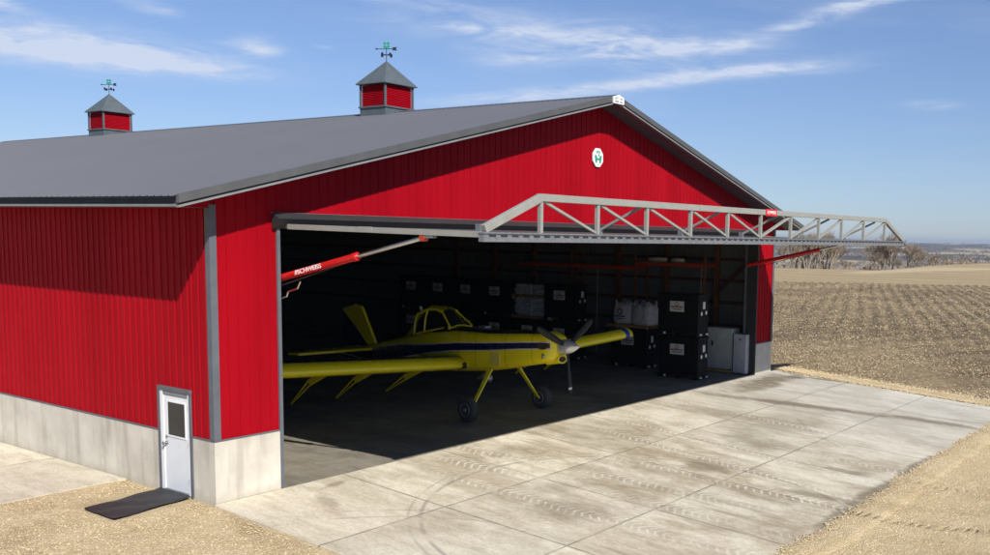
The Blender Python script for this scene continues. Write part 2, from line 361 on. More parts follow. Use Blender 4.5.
def text(s,size,mt,mtx,name,parent,extr=.004,align='CENTER',sx=1):
    cu=bpy.data.curves.new(name,'FONT'); cu.body=s; cu.size=size; cu.extrude=extr; cu.align_x=align; cu.align_y='CENTER'
    tmp=bpy.data.objects.new('tmp',cu); COL.objects.link(tmp)
    dg=bpy.context.evaluated_depsgraph_get(); me=bpy.data.meshes.new_from_object(tmp.evaluated_get(dg))
    bpy.data.objects.remove(tmp)
    me.materials.clear(); me.materials.append(mt)
    me.transform(mtx@Matrix.Diagonal((sx,1,1,1)))
    o=bpy.data.objects.new(name,me); COL.objects.link(o); o.parent=parent
    return o

# ------------------------------------------------------------------ dimensions
W=24.765; CH=1.22; XL=1.55; XR=23.22; DEP=36.0
RZ=9.418; SL=(9.418-6.222)/(W/2); OV=1.03; G=.737
def roofz(x): return RZ-SL*abs(x-W/2)

# ------------------------------------------------------------------ terrain
CX,CY=-10.78,-16.98
def sst(a,b,x):
    t=max(0,min(1,(x-a)/(b-a))); return t*t*(3-2*t)
def zt(x,y):
    r=math.hypot(x-CX,y-CY)
    az=math.degrees(math.atan2(x-CX,y-CY))
    z=.06*max(-11,min(0,y))*(1-sst(26,90,x))
    if r>60:
        z+=sst(60,140,r)*(noise.noise((x*.012,y*.012,3.1))*.5)
    rc=168+sst(70,77,az)*115 if 40<az<110 else 180
    if r>rc:
        z+=-10.5*sst(rc,rc+190,r)
    if r>450:
        z+=-3.5*sst(430,560,r)+3.0*sst(560,900,r)
        z+=sst(500,1400,r)*(noise.noise((x*.0016,y*.0016,.7))*8.0-1.0)
        z+=4.5*sst(900,2600,r)+5.0*sst(2500,6500,r)
        z+=sst(1200,3000,r)*(noise.noise((x*.0008,y*.0008,5.7))*11.0-2.5)
    return z
def in_field(x,y):
    # plowed field boundary line runs across the view about 125 m out
    return x>25.95 and (x-101)*.79+(y-36)*.61<0
def make_ground():
    mb=MB(); azs=[]
    a=0.0
    while a<360:
        azs.append(a); a+= .3 if 40<=a<100 else 3.0
    rs=[0]; r=1.0
    while r<7000: rs.append(r); r*=1.045 if r>14 else 1.12
    rs.append(7000)
    n=len(azs); vs=[]
    for r in rs:
        for a in azs:
            x=CX+r*math.sin(R(a)); y=CY+r*math.cos(R(a)); z=zt(x,y)-.018
            if x>26.6 and in_field(x+1.2,y+1.2): z-=.25
            if .3<x<24.8 and -9.1<y<37: z-=.06
            
            vs.append((x,y,z))
    fs=[]
    for i in range(len(rs)-1):
        for j in range(n):
            k=(j+1)%n; fs.append((i*n+j,(i)*n+k,(i+1)*n+k,(i+1)*n+j))
    mb.add(vs,fs,M['gravel'],True)
    o=mb.build('ground',fixn=False); o['kind']='structure'
    bm=bmesh.new(); bm.from_mesh(o.data); bmesh.ops.remove_doubles(bm,verts=bm.verts,dist=1e-5)
    for f in bm.faces:
        if f.normal.z<0: f.normal_flip()
    bm.to_mesh(o.data); bm.free()
make_ground()
RD=(math.sin(R(69.5)),math.cos(R(69.5)))
def soilz(x,y):
    s=(x*RD[1]-y*RD[0])  # across the rows
    w=noise.noise((x*.05,y*.05,0))*1.2
    ridge=math.sin((s+w*.3)/1.1*2*math.pi)*.06*sst(30,60,x)
    cl=noise.noise((x*1.3,y*1.3,0))*.045+noise.noise((x*4.5,y*4.5,4))*.05
    edge=sst(25.95,27.5,x)
    return zt(x,y)+.02+(ridge+cl+.03)*edge
def make_field():
    xs=[25.95]; 
    while xs[-1]<150: xs.append(xs[-1]+max(.13,(xs[-1]-20)*.008))
    ys=[]; y=-45.
    while y<115:
        ys.append(y); y+= .2 if -16<y<45 else .6
    nx,ny=len(xs),len(ys)
    vs=[(x,y,soilz(x,y)) for x in xs for y in ys]
    fs=[(i*ny+j,(i+1)*ny+j,(i+1)*ny+j+1,i*ny+j+1) for i in range(nx-1) for j in range(ny-1) if in_field(xs[i+1],ys[j+1])]
    mb=MB(); mb.add(vs,fs,M['soil'],False)
    o=mb.build('field',fixn=False); o['kind']='structure'
make_field()
def make_residue():
    mb=MB(); vs=[];fs=[]
    rnd=random.Random(3)
    cnt=0
    while cnt<80000:
        az=R(rnd.uniform(58,82)); r=34+ (rnd.random()**1.25)*105
        x=CX+r*math.sin(az); y=CY+r*math.cos(az)
        if x<26.3 or not in_field(x,y): continue
        if noise.noise((x*.25,y*.25,9))<rnd.uniform(-.7,.35): continue
        L=rnd.uniform(.03,.085)*(1+r/160); w=rnd.uniform(.012,.024)*(1+r/160); a=rnd.uniform(0,6.28); tl=rnd.uniform(-.5,.7)
        z=soilz(x,y)+.015
        dx,dy=math.cos(a)*L/2,math.sin(a)*L/2; ex,ey=-math.sin(a)*w/2,math.cos(a)*w/2; h=L*.5*tl
        o=len(vs)
        vs+=[(x-dx-ex,y-dy-ey,z+abs(h)-h),(x+dx-ex,y+dy-ey,z+abs(h)+h),(x+dx+ex,y+dy+ey,z+abs(h)+h+w*.4),(x-dx+ex,y-dy+ey,z+abs(h)-h+w*.4)]
        fs.append((o,o+1,o+2,o+3)); cnt+=1
    mb.add(vs,fs,M['residue']); o=mb.build('corn_residue',fixn=False); o['kind']='stuff'
    tag(o,'pale corn stalk residue lying over the plowed soil','crop residue')
make_residue()
def make_gravel():
    mb=MB(); vs=[];fs=[]; rnd=random.Random(5)
    def stone(x,y,z,s):
        o=len(vs); a=rnd.uniform(0,6.28)
        p=[(math.cos(a+k*1.571)*s*rnd.uniform(.7,1.2),math.sin(a+k*1.571)*s*rnd.uniform(.7,1.2),rnd.uniform(-.1,.2)*s) for k in range(4)]
        for q in p: vs.append((x+q[0],y+q[1],z+q[2]))
        vs.append((x+rnd.uniform(-.3,.3)*s,y+rnd.uniform(-.3,.3)*s,z+s*rnd.uniform(.5,.9)))
        for k in range(4): fs.append((o+k,o+(k+1)%4,o+4))
    edge=lambda x: -9.42+.17*noise.noise((x*.9,0,0))+.10*noise.noise((x*3.1,4,0))+.12*sst(9,14,x)-.10*sst(5,8,x)
    n=0
    while n<42000:
        x=rnd.uniform(-9,1.5); y=rnd.uniform(-7,3.2)
        if x>-.12 : continue
        if -1.75<x<.05 and .45<y<2.1 and rnd.random()<.97: continue
        stone(x,y,zt(x,y)-.022,rnd.uniform(.009,.020)*(1 if rnd.random()<.95 else 1.7)); n+=1
    n=0
    while n<34000:
        x=rnd.uniform(1,27); y=-9.15-abs(rnd.gauss(0,2.4))
        if y>edge(x)-.0+abs(rnd.gauss(0,.05)): continue
        stone(x,y,zt(x,y)+(.032 if y>-9.95 else -.02),rnd.uniform(.009,.020)*(1 if rnd.random()<.93 else 1.9)); n+=1
    n=0
    while n<9000:   # strip of spilled gravel along the far slab edge
        y=rnd.uniform(-12,0.3); x=rnd.gauss(25.75,.28+.03*abs(y))
        if x<25.05: continue
        stone(x,y,zt(x,y)+.03+.02*rnd.random(),rnd.uniform(.015,.045)); n+=1
    mb.add(vs,fs,M['stone']); o=mb.build('gravel',fixn=False); o['kind']='stuff'
    tag(o,'loose tan limestone gravel spread beside the concrete slabs','gravel')
    mb=MB(); xs=[.0+i*.18 for i in range(150)]; K=7; vs=[]
    for x in xs:
        e0=edge(x)
        for k in range(K):
            y=e0-.14*k+(0.03*noise.noise((x*6,k,2)) if k else 0)
            h=(.004,.022,.034,.036,.030,.012,-.06)[k]+.010*noise.noise((x*4,k*1.3,7))*(k>0)
            vs.append((x,y,.06*y+h if y>-9.9 else zt(x,y)+h))
    fs=[(i*K+k,i*K+k+1,(i+1)*K+k+1,(i+1)*K+k) for i in range(len(xs)-1) for k in range(K-1)]
    mb.add(vs,fs,M['gravel'],True); o=mb.build('gravel_shoulder',fixn=False); o['kind']='structure'
    # solid berm under the spill strip
    mb=MB(); xs=[25.14,25.3,25.6,25.9,26.2,26.5]; ys=[-14+i*.35 for i in range(43)]
    vs=[]
    for i,x in enumerate(xs):
        for y in ys:
            wob=noise.noise((y*1.3,i,.3))*.18*(0 if i==0 else 1)
            h=(.0,.05,.075,.06,.02,-.12)[i]+noise.noise((x*3,y*3,1))*.02
            if y>-2: h*=max(0,min(1,(-y+.4)/2.4)); h-=.02*sst(-2,.3,y)*3
            vs.append((x+wob*(1.0+.12*abs(y)*(i/5)),y,zt(x,y)+h))
    ny=len(ys); fs=[(i*ny+j,(i+1)*ny+j,(i+1)*ny+j+1,i*ny+j+1) for i in range(5) for j in range(ny-1)]
    mb.add(vs,fs,M['gravel'],True); o=mb.build('gravel_shoulder',fixn=False); o['kind']='structure'
make_gravel()

# slabs
def sheet(name,xs,ys,zf,mt,th=.12):
    mb=MB(); ny=len(ys); vs=[(x,y,zf(x,y)) for x in xs for y in ys]
    fs=[(i*ny+j,(i+1)*ny+j,(i+1)*ny+j+1,i*ny+j+1) for i in range(len(xs)-1) for j in range(ny-1)]
    mb.add(vs,fs,mt)
    # skirt
    per=[(xs[0],y) for y in ys]+[(x,ys[-1]) for x in xs[1:]]+[(xs[-1],y) for y in ys[::-1][1:]]+[(x,ys[0]) for x in xs[::-1][1:-1]]
    n=len(per); v2=[(x,y,zf(x,y)) for x,y in per]+[(x,y,zf(x,y)-th) for x,y in per]
    mb.add(v2,[(i,(i+1)%n,n+(i+1)%n,n+i) for i in range(n)],mt)
    o=mb.build(name,fixn=False); o['kind']='structure'; return o
fr=lambda a,b,n:[a+(b-a)*i/n for i in range(n+1)]
sheet('apron_pavement',fr(-.06,25.15,30),fr(-9.5,0,12),lambda x,y:.06*y,M['slab'])
sheet('side_pavement',fr(-8,-.012,4),fr(3.25,40,6),lambda x,y:.0,M['slab'])
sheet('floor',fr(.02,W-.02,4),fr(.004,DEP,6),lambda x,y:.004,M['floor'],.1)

# ------------------------------------------------------------------ hangar
H=thing('hangar','long red steel hangar with grey roof, raised lift door and two cupolas','building',(0,0,0))
def prof(L,pitch=.2286,d=.020,minor=.002):
    """(s, depth) along a ribbed panel"""
    out=[(0.,0.)]; s=0
    while s<L:
        for a,b_ in ((.090,0),(.099,d),(.124,d),(.133,0)):
            if s+a<L: out.append((s+a,b_))
        for a,b_ in ((.19,0),(.194,minor),(.204,minor),(.208,0)):
            if s+a<L: out.append((s+a,b_))
        s+=pitch
    out.append((L,0)); return out
def rib_wall(mb,origin,dirv,nrm,L,z0f,z1f,mt):
    o=Vector(origin); d=Vector(dirv); n=Vector(nrm); P=prof(L); vs=[]
    for s,dp in P:
        p=o+d*s+n*dp; vs.append((p.x,p.y,z0f(s))); vs.append((p.x,p.y,z1f(s)))
    fs=[(2*i,2*i+2,2*i+3,2*i+1) for i in range(len(P)-1)]
    mb.add(vs,fs,mt)
# front wall
mb=MB()
sof=lambda x: roofz(x)-.19
rib_wall(mb,(.03,.03,0),(1,0,0),(0,-1,0),XL-.03,lambda s:CH+.01,lambda s:sof(s+.03),M['red'])
def upper(mb,x0,x1,z0):
    rib_wall(mb,(x0,.03,0),(1,0,0),(0,-1,0),x1-x0,lambda s:z0,lambda s:sof(x0+s),M['red'])
upper(mb,XL,W/2,5.42); upper(mb,W/2,XR,5.42)
rib_wall(mb,(XR,.03,0),(1,0,0),(0,-1,0),W-XR-.03,lambda s:CH+.01,lambda s:sof(s+XR),M['red'])
front=mb.build('front_wall',H,fixn=False)
mb=MB(); rib_wall(mb,(.03,DEP-.03,0),(0,-1,0),(-1,0,0),DEP-.06,lambda s:CH+.01,lambda s:5.9,M['red'])
# real doorway in the side wall: panel faces are removed between y .80 and 1.86 below z 2.12 (wall is split there)
side=MB()
def side_seg(y0,y1,z0,z1):
    L=y1-y0; rib_wall(side,(.03,y1,0),(0,-1,0),(-1,0,0),L,lambda s:z0,lambda s:z1,M['red'])
DY0,DY1,DZ=.80,1.85,2.12
side_seg(DY1,DEP-.03,CH+.01,5.78); side_seg(DY0,DY1,DZ,5.78); side_seg(.03,DY0,CH+.01,5.78)
side.build('side_wall',H,fixn=False)
mb=MB(); rib_wall(mb,(W-.03,0.03,0),(0,1,0),(1,0,0),DEP-.06,lambda s:CH+.01,lambda s:5.78,M['red']); mb.build('side_wall',H,fixn=False)
mb=MB(); rib_wall(mb,(.03,DEP-.03,0),(1,0,0),(0,1,0),W-.06,lambda s:CH,lambda s:sof(s+.03),M['red']); mb.build('rear_wall',H,fixn=False)
# inside sheeting
mb=MB()
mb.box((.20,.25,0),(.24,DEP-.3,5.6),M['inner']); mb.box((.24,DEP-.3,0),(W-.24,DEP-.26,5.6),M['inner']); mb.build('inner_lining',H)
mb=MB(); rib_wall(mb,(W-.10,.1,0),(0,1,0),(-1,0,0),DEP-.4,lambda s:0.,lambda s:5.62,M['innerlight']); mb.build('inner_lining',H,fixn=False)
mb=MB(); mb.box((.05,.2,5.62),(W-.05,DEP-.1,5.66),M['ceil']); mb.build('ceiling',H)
# concrete stem wall
for a,b_ in (((0,0,-.5),(XL-.01,.28,CH)),((XR+.02,0,-.5),(W,.28,CH)),((0,.28,-.5),(.20,DY0-.02,CH)),((0,DY1+.02,-.5),(.20,DEP,CH)),((0,DY0-.02,-.5),(.20,DY1+.02,-.005)),((W-.09,.28,-.5),(W,DEP,CH))):
    mb=MB(); mb.box(a,b_,M['conc']); mb.build('foundation_wall',H,bev=.004)
for a,b_ in (((-.004,-.006,CH+.002),(XL-.03,.02,CH+.035)),((XR+.06,-.006,CH+.002),(W+.004,.02,CH+.035)),((-.006,.03,CH+.002),(.02,DY0-.06,CH+.035)),((-.006,DY1+.06,CH+.002),(.02,DEP,CH+.035))):
    mb=MB(); mb.box(a,b_,M['trim']); mb.build('base_trim',H)
# corner trims
for xa,sg in ((0,1),(W,-1)):
    mb=MB()
    a,b_=(xa-.012*sg,xa+.135*sg); mb.box((min(a,b_),-.012,CH+.038),(max(a,b_),.008,5.83),M['trim'])
    a,b_=(xa-.012*sg,xa+.008*sg); mb.box((min(a,b_),.009,CH+.038),(max(a,b_),.135,5.76),M['trim'])
    mb.build('corner_trim',H)
# jamb trims of the big opening
mb=MB(); mb.box((XL-.075,-.016,.006),(XL,.30,5.40),M['trim']); mb.build('jamb_trim',H)
mb=MB(); mb.box((XR,-.016,.006),(XR+.09,.42,5.40),M['hood']); mb.box((XR-.02,.43,.006),(XR+.09,.52,5.55),M['trim']); mb.build('jamb_trim',H)
# header beam and hood over the opening
mb=MB(); mb.box((XL-.1,.02+.02,5.40),(XR+.12,.5,5.62),M['trim']); mb.build('header_beam',H)
mb=MB()
x0,x1=1.36,23.42
pr=[(0.0,5.715),(-.05,5.72),(-.22,5.60),(-.10,5.46),(-.03,5.40),(0.0,5.40)]
mb.rings([[(x,y-.02,z) for y,z in pr] for x in (x0,x1)],M['hood'],smooth=False)
mb.box((x0-.01,-.035,5.705),(x1+.01,.0,5.725),M['trimlight']); mb.build('door_hood',H)
# gable and eave soffits, fascias
mb=MB()
for sg in (-1,1):
    xe=W/2+sg*(W/2+OV)
    # gable soffit (sloped)
    a=(W/2,roofz(W/2)-.19); b_=(W/2+sg*W/2,roofz(0)-.19); c=(xe,roofz(0)-SL*OV-.19)
    mb.add([(a[0],-G+.02,a[1]),(a[0],.05,a[1]),(c[0],.05,c[1]),(c[0],-G+.02,c[1])],[(0,1,2,3)],M['trim'])
    # flat eave soffit
    x_in=W/2+sg*(W/2-.02)
    mb.add([(xe,.0,5.765),(x_in,.0,5.765),(x_in,DEP+G,5.765),(xe,DEP+G,5.765)],[(0,1,2,3)],M['trim'])
    # end return clad in red
    mb.add([(x_in,-.004,5.765),(xe,-.004,5.765),(xe,-.004,roofz(0)-SL*OV-.18),(x_in,-.004,roofz(0)-.18)],[(0,1,2,3)],M['red'])
mb.build('soffit',H,fixn=False)
for sg in (-1,1):   # rake fascias
    mb=MB(); xe=W/2+sg*(W/2+OV+.02)
    def band(y0,y1,d0,d1,mt,ex=0):
        xx=xe+sg*ex; z0=RZ; z1=roofz(xe)-SL*ex if sg else 0
        z1=RZ-SL*abs(xx-W/2)
        vs=[]
        for x,z in((W/2,RZ),(xx,z1)):
            vs+=[(x,y0,z-d0),(x,y1,z-d0),(x,y1,z-d1),(x,y0,z-d1)]
        mb.add(vs,[(0,1,2,3),(4,5,6,7),(0,1,5,4),(1,2,6,5),(2,3,7,6),(3,0,4,7)],mt)
    band(-G-.03,-G+.06,-.015,.135,M['rake'])
    band(-G+.02,-G+.06,.136,.175,M['hood'])
    band(-G-.02,-G+.06,.176,.215,M['trimlight'])
    mb.build('rake_fascia',H)
for sg in (-1,1):   # eave fascias
    mb=MB(); xe=W/2+sg*(W/2+OV); ze=roofz(0)-SL*OV
    a,b_=sorted((xe+sg*.0,xe-sg*.03)); mb.box((a,-G+.06,ze-.155),(b_,DEP+G,ze-.02),M['fascia'])
    a,b_=sorted((xe+sg*.03,xe-sg*.05)); mb.box((a,-G+.062,ze-.205),(b_,DEP+G,ze-.157),M['trimlight'])
    mb.build('eave_fascia',H)
# roof : ribbed sheets running down the slope
for sg in (-1,1):
    mb=MB(); P=prof(DEP+2*G-.08); xe=W/2+sg*(W/2+OV+.10); vs=[]
    for s,dp in P:
        y=-G+.04+s; vs+=[(W/2,y,RZ+dp),(xe,y,RZ-SL*(W/2+OV+.10)+dp)]
    mb.add(vs,[(2*i,2*i+2,2*i+3,2*i+1) for i in range(len(P)-1)],M['roof'])
    # underside closes the sheet
    mb.add([(W/2,-G+.04,RZ-.02),(xe,-G+.04,RZ-SL*(W/2+OV+.10)-.02),(xe,DEP+G,RZ-SL*(W/2+OV+.10)-.02),(W/2,DEP+G,RZ-.02)],[(0,1,2,3)],M['trim'])
    mb.build('roof',H,fixn=False)
mb=MB()
for sg in(-1,1):
    xa=W/2+sg*.22
    mb.add([(W/2,-G-.02,RZ+.035),(xa,-G-.02,RZ-SL*.22+.035),(xa,DEP+G,RZ-SL*.22+.035),(W/2,DEP+G,RZ+.035),
            (xa,-G-.02,RZ-SL*.22+.0),(xa,DEP+G,RZ-SL*.22+.0)],[(0,1,2,3),(1,4,5,2)],M['roof'])
mb.build('ridge_cap',H,fixn=False)
# interior frame of the right wall and header region
for y in (2.5,5.0,7.5,9.95,12.4,14.9,17.4):
    mb=MB(); mb.box((W-.30,y-.09,0.01),(W-.13,y+.09,5.6),M['wood']); mb.build('post',H)
for z in (1.75,2.7,3.62,4.5,5.3):
    mb=MB(); mb.box((W-.17,.62,z-.07),(W-.125,DEP-.4,z+.07),M['girt']); mb.build('girt',H)
mb=MB(); mb.beam((W-.33,2.45,3.1),(W-.33,.75,4.7),.06,.14,M['girt']); mb.build('knee_brace',H)
for y in (3.2,8.6):
    mb=MB(); mb.tube((W-.35,y,.1),(W-.35,y,4.2),.02,.02,M['galv']); mb.build('conduit',H)
# entry door (part) with frame, window, handle as sub-parts
mb=MB(); mb.box((.005,DY0+.085,.045),(.05,DY1-.12,DZ-.125),M['greywhite']); door=mb.build('entry_door',H,bev=.004)
mb=MB()
mb.box((-.03,DY0-.07,.004),(.12,DY0-.001,CH),M['trim']); mb.box((-.022,DY0-.01,CH),(.12,DY0+.02,DZ),M['trim'])
mb.box((-.03,DY1+.001,.004),(.12,DY1+.07,DZ+.05),M['trim']); mb.box((-.032,DY0-.02,DZ-.03),(.12,DY1,DZ+.05),M['trim'])
mb.build('door_surround',door)
mb=MB()
mb.box((-.012,DY0+.002,.012),(.10,DY0+.075,DZ-.03),M['white']); mb.box((-.012,DY1-.11,.012),(.10,DY1-.001,DZ-.03),M['white'])
mb.box((-.012,DY0+.075,DZ-.115),(.10,DY1-.11,DZ-.031),M['trimlight']); mb.box((-.03,DY0+.075,.012),(.10,DY1-.11,.043),M['galv'])
mb.build('door_frame',door)
mb=MB()
for hz_ in (.3,1.05,1.8):
    mb=MB(); mb.tube((-.004,DY0+.08,hz_-.05),(-.004,DY0+.08,hz_+.05),.010,.010,M['knob'],8); mb.build('hinge',door)
wy0,wy1,wz0,wz1=DY0+.19,DY1-.26,1.18,1.86
mb=MB()
for a,b_ in(((-.008,wy0-.035,wz0-.035),(.004,wy1+.035,wz0)),((-.008,wy0-.035,wz1),(.004,wy1+.035,wz1+.035)),((-.008,wy0-.035,wz0),(.004,wy0,wz1)),((-.008,wy1,wz0),(.004,wy1+.035,wz1))): mb.box(a,b_,M['white'])
mb.build('window_frame',door)
mb=MB(); mb.box((-.002,wy0,wz0),(.0035,wy1,wz1),M['glass']); mb.build('window_pane',door)
mb=MB(); ky=DY1-.19
mb.tube((.004,ky,1.0),(-.02,ky,1.0),.04,.04,M['knob']); mb.tube((-.02,ky,1.0),(-.06,ky,1.0),.014,.014,M['knob'])
for i in range(4):
    a0,a1=(.016,.033,.036,.028)[i],(.033,.036,.028,.01)[i]; mb.tube((-.055-.012*i,ky,1.0),(-.067-.012*i,ky,1.0),a0,a1,M['knob'])
mb.build('handle',door); mb=MB(); mb.tube((.004,ky,1.13),(-.015,ky,1.13),.028,.026,M['knob']); mb.build('deadbolt',door)
# lights under the eave
# cupolas
def cupola(yc):
    hw=1.32 if True else 1
    cx=W/2; hx=hy=.61
    zb=9.0; z0=9.60; z1=10.31; 
    mb=MB(); mb.box((cx-hx-.02,yc-hy-.02,zb-.4),(cx+hx+.02,yc+hy+.02,z0-.07),M['cupgrey']); mb.box((cx-hx-.06,yc-hy-.06,z0-.07),(cx+hx+.06,yc+hy+.06,z0-.02),M['cupgrey'])
    c=mb.build('cupola',H)
    mb=MB(); n=13; dz=(z1-z0)/n
    for i in range(n):
        a=z0-.02+dz*i
        o_=.012
        lo=[(cx-hx+.03-o_,yc-hy+.03-o_),(cx+hx-.03+o_,yc-hy+.03-o_),(cx+hx-.03+o_,yc+hy-.03+o_),(cx-hx+.03-o_,yc+hy-.03+o_)]
        hi=[(cx-hx+.05,yc-hy+.05),(cx+hx-.05,yc-hy+.05),(cx+hx-.05,yc+hy-.05),(cx-hx+.05,yc+hy-.05)]
        vs=[(*p,a) for p in lo]+[(*p,a+dz) for p in hi]
        mb.add(vs,[(0,1,5,4),(1,2,6,5),(2,3,7,6),(3,0,4,7),(4,5,6,7),(3,2,1,0)],M['red'])
    mb.build('louvre',c,fixn=False)
    for sx in(-1,1):
        for sy in(-1,1):
            mb=MB(); mb.box((cx+sx*hx-.03,yc+sy*hy-.03,z0-.018),(cx+sx*hx+.03,yc+sy*hy+.03,z1),M['cupgrey']); mb.build('corner_post',c)
    mb=MB(); ex=hx+.12; ey=hy+.12; 
    B4=[(cx-ex,yc-ey),(cx+ex,yc-ey),(cx+ex,yc+ey),(cx-ex,yc+ey)]
    mb.add([(*p,z1) for p in B4]+[(*p,z1+.03) for p in B4]+[(cx,yc,z1+.86)],[(3,2,1,0),(0,1,5,4),(1,2,6,5),(2,3,7,6),(3,0,4,7),(4,5,8),(5,6,8),(6,7,8),(7,4,8)],M['cupgrey'])
    mb.build('cupola_roof',c,fixn=False)
    zt_=z1+.84
    mb=MB(); mb.tube((cx,yc,zt_),(cx,yc,zt_+.48),.014,.011,M['vane'],8)
    for d in ((1,0),(0,1)):
        mb.tube((cx-d[0]*.2,yc-d[1]*.2,zt_+.22),(cx+d[0]*.2,yc+d[1]*.2,zt_+.22),.012,.012,M['vane'],6)
        for s_ in(-1,1):
            x,y=cx+d[0]*.2*s_,yc+d[1]*.2*s_
            for k in range(3): mb.box((x-.045+.03*k-.012 if d[1] else x-.012,y-.012 if d[1] else y-.045+.03*k-.012,zt_+.16),(x-.045+.03*k+.012 if d[1] else x+.012,y+.012 if d[1] else y-.045+.03*k+.012,zt_+.27),M['vane'])
    # arrow with tail
    dv=Vector((.42,-.9,0)).normalized(); sd=Vector((0,0,1)); c0=Vector((cx,yc,zt_+.42))
    mb.tube(c0-dv*.36,c0+dv*.34,.012,.012,M['vane'],6)
    def plate(pts,mt):
        n_=Vector((dv.y,-dv.x,0))*.006; vs=[c0+dv*a+sd*b_+n_ for a,b_ in pts]+[c0+dv*a+sd*b_-n_ for a,b_ in pts]; k=len(pts)
        mb.add(vs,[tuple(range(k)),tuple(range(2*k-1,k-1,-1))]+[(i,(i+1)%k,k+(i+1)%k,k+i) for i in range(k)],mt)
    plate([(.22,-.05),(.38,-.06),(.34,0),(.38,.06),(.22,.05)],M['vane']); plate([(-.42,0),(-.33,.035),(-.33,-.035)],M['vane'])
    # four leaf ornament
    for ox,oz in((-.06,.07),(.06,.07),(-.06,.18),(.06,.18)):
        plate([(ox+.055*math.cos(a*math.pi/5),oz+.05*math.sin(a*math.pi/5)) for a in range(10)],M['green'])
    mb.build('weather_vane',c)
    return c
cupola(8.92); cupola(26.8)

# ---- lift door
mb=MB(); DL,DR,DS=1.57,23.90,23.32; YO=-5.53
def dz(y): return 5.445+(.07/5.53)*y   # centre height of the leaf, slightly lower outwards
M['skin']=mat('underside_sheet',(.08,.08,.085),.6)
mb.add([(DL+.05,-.10,dz(-.1)-.03),(DS-.05,-.10,dz(-.1)-.03),(DS-.05,YO+.1,dz(YO)-.03),(DL+.05,YO+.1,dz(YO)-.03),
        (DL+.05,-.10,dz(-.1)+.03),(DS-.05,-.10,dz(-.1)+.03),(DS-.05,YO+.1,dz(YO)+.03),(DL+.05,YO+.1,dz(YO)+.03)],
        [(0,3,2,1),(4,5,6,7),(0,1,5,4),(1,2,6,5),(2,3,7,6),(3,0,4,7)],M['skin'])
LD=mb.build('lift_door',H)
for x in (DL+.04,DS-.04):
    mb=MB(); mb.beam((x,-.22,dz(-.22)),(x,YO+.05,dz(YO)),.08,.105,M['steelpaint'])
    if x<5: mb.box((x-.05,-2.75,dz(-2.6)-.05),(x-.041,-2.35,dz(-2.6)+.06),M['steelpaint'])
    mb.build('end_tube',LD,bev=.006)
mb=MB(); z=dz(YO)
mb.box((DL-.02,YO-.05,z-.125),(DR+.02,YO+.06,z-.06),M['galv']); mb.box((DL,YO-.03,z-.06),(DR,YO+.06,z+.02),M['galv'])
mb.box((DL-.02,YO-.06,z+.02),(DR+.02,YO+.06,z+.045),M['galv'])
for i in range(int((DR-DL)/.30)):
    x=DL+.15+i*.30; mb.box((x,YO-.037,z-.035),(x+.17,YO-.029,z+.0),M['hood'])
mb.tube((DR-.3,YO,z-.09),(DR+.2,YO,z-.09),.05,.045,M['hood'])
mb.build('bottom_rail',LD)
TZ=z+.78-.06
V=[3.14,4.93,6.74,8.61,10.42,12.25,14.13,16.11,17.92,19.84,21.87]
zc=TZ; zb_=z+.045
mb=MB(); mb.beam((V[0]-.06,YO,zc-.02),(V[-1]+.06,YO,zc+.03),.11,.14,M['steelpaint']); mb.build('truss_chord',LD,bev=.008)
mb=MB(); mb.beam((DL+.04,YO,zb_+.05),(V[0],YO,zc-.02),.105,.15,M['steelpaint']); mb.build('truss_chord',LD,bev=.008)
mb=MB(); mb.beam((DR-.04,YO,zb_+.03),(V[-1],YO,zc+.03),.105,.14,M['steelpaint']); mb.build('truss_chord',LD,bev=.008)
for x in V:
    mb=MB(); mb.beam((x,YO,zb_),(x,YO,zc-.06),.075,.075,M['steelpaint'],up=(0,1,0)); mb.build('truss_post',LD)
for i in range(len(V)-1):
    a,b_=(V[i],V[i+1]); 
    mb=MB()
    if i<5: mb.beam((a+.05,YO+.01,zc-.07),(b_-.04,YO+.01,zb_+.03),.05,.05,M['steelpaint'])
    else: mb.beam((a+.04,YO+.01,zb_+.03),(b_-.05,YO+.01,zc-.07),.06,.06,M['steelpaint'])
    mb.build('truss_diagonal',LD)
for xt,xb in ((2.78,2.75),(6.6,6.6),(10.1,10.1),(13.4,13.4),(17.0,17.0),(21.0,21.0)):
    mb=MB(); yb=YO+1.0 if xt>3 else YO+.9
    yb=YO+1.15
    mb.beam((xb,yb,dz(yb)+.12),(xt,YO+.04,zc-.06 if xt>3 else zc-.2),.055,.055,M['steelpaint'])
    mb.box((xb-.06,yb-.06,dz(yb)+.03),(xb+.06,yb+.06,dz(yb)+.18),M['galv'])
    mb.build('truss_brace',LD)
mb=MB(); mb.box((12.42,YO-.066,TZ-.085),(13.10,YO-.056,TZ+.095),M['redp']); bd=mb.build('maker_badge',LD)
text('SCHWEISS',.115,M['white'],Matrix.Translation((12.76,YO-.07,TZ+.005))@Matrix.Rotation(R(90),4,'X'),'badge_lettering',LD)
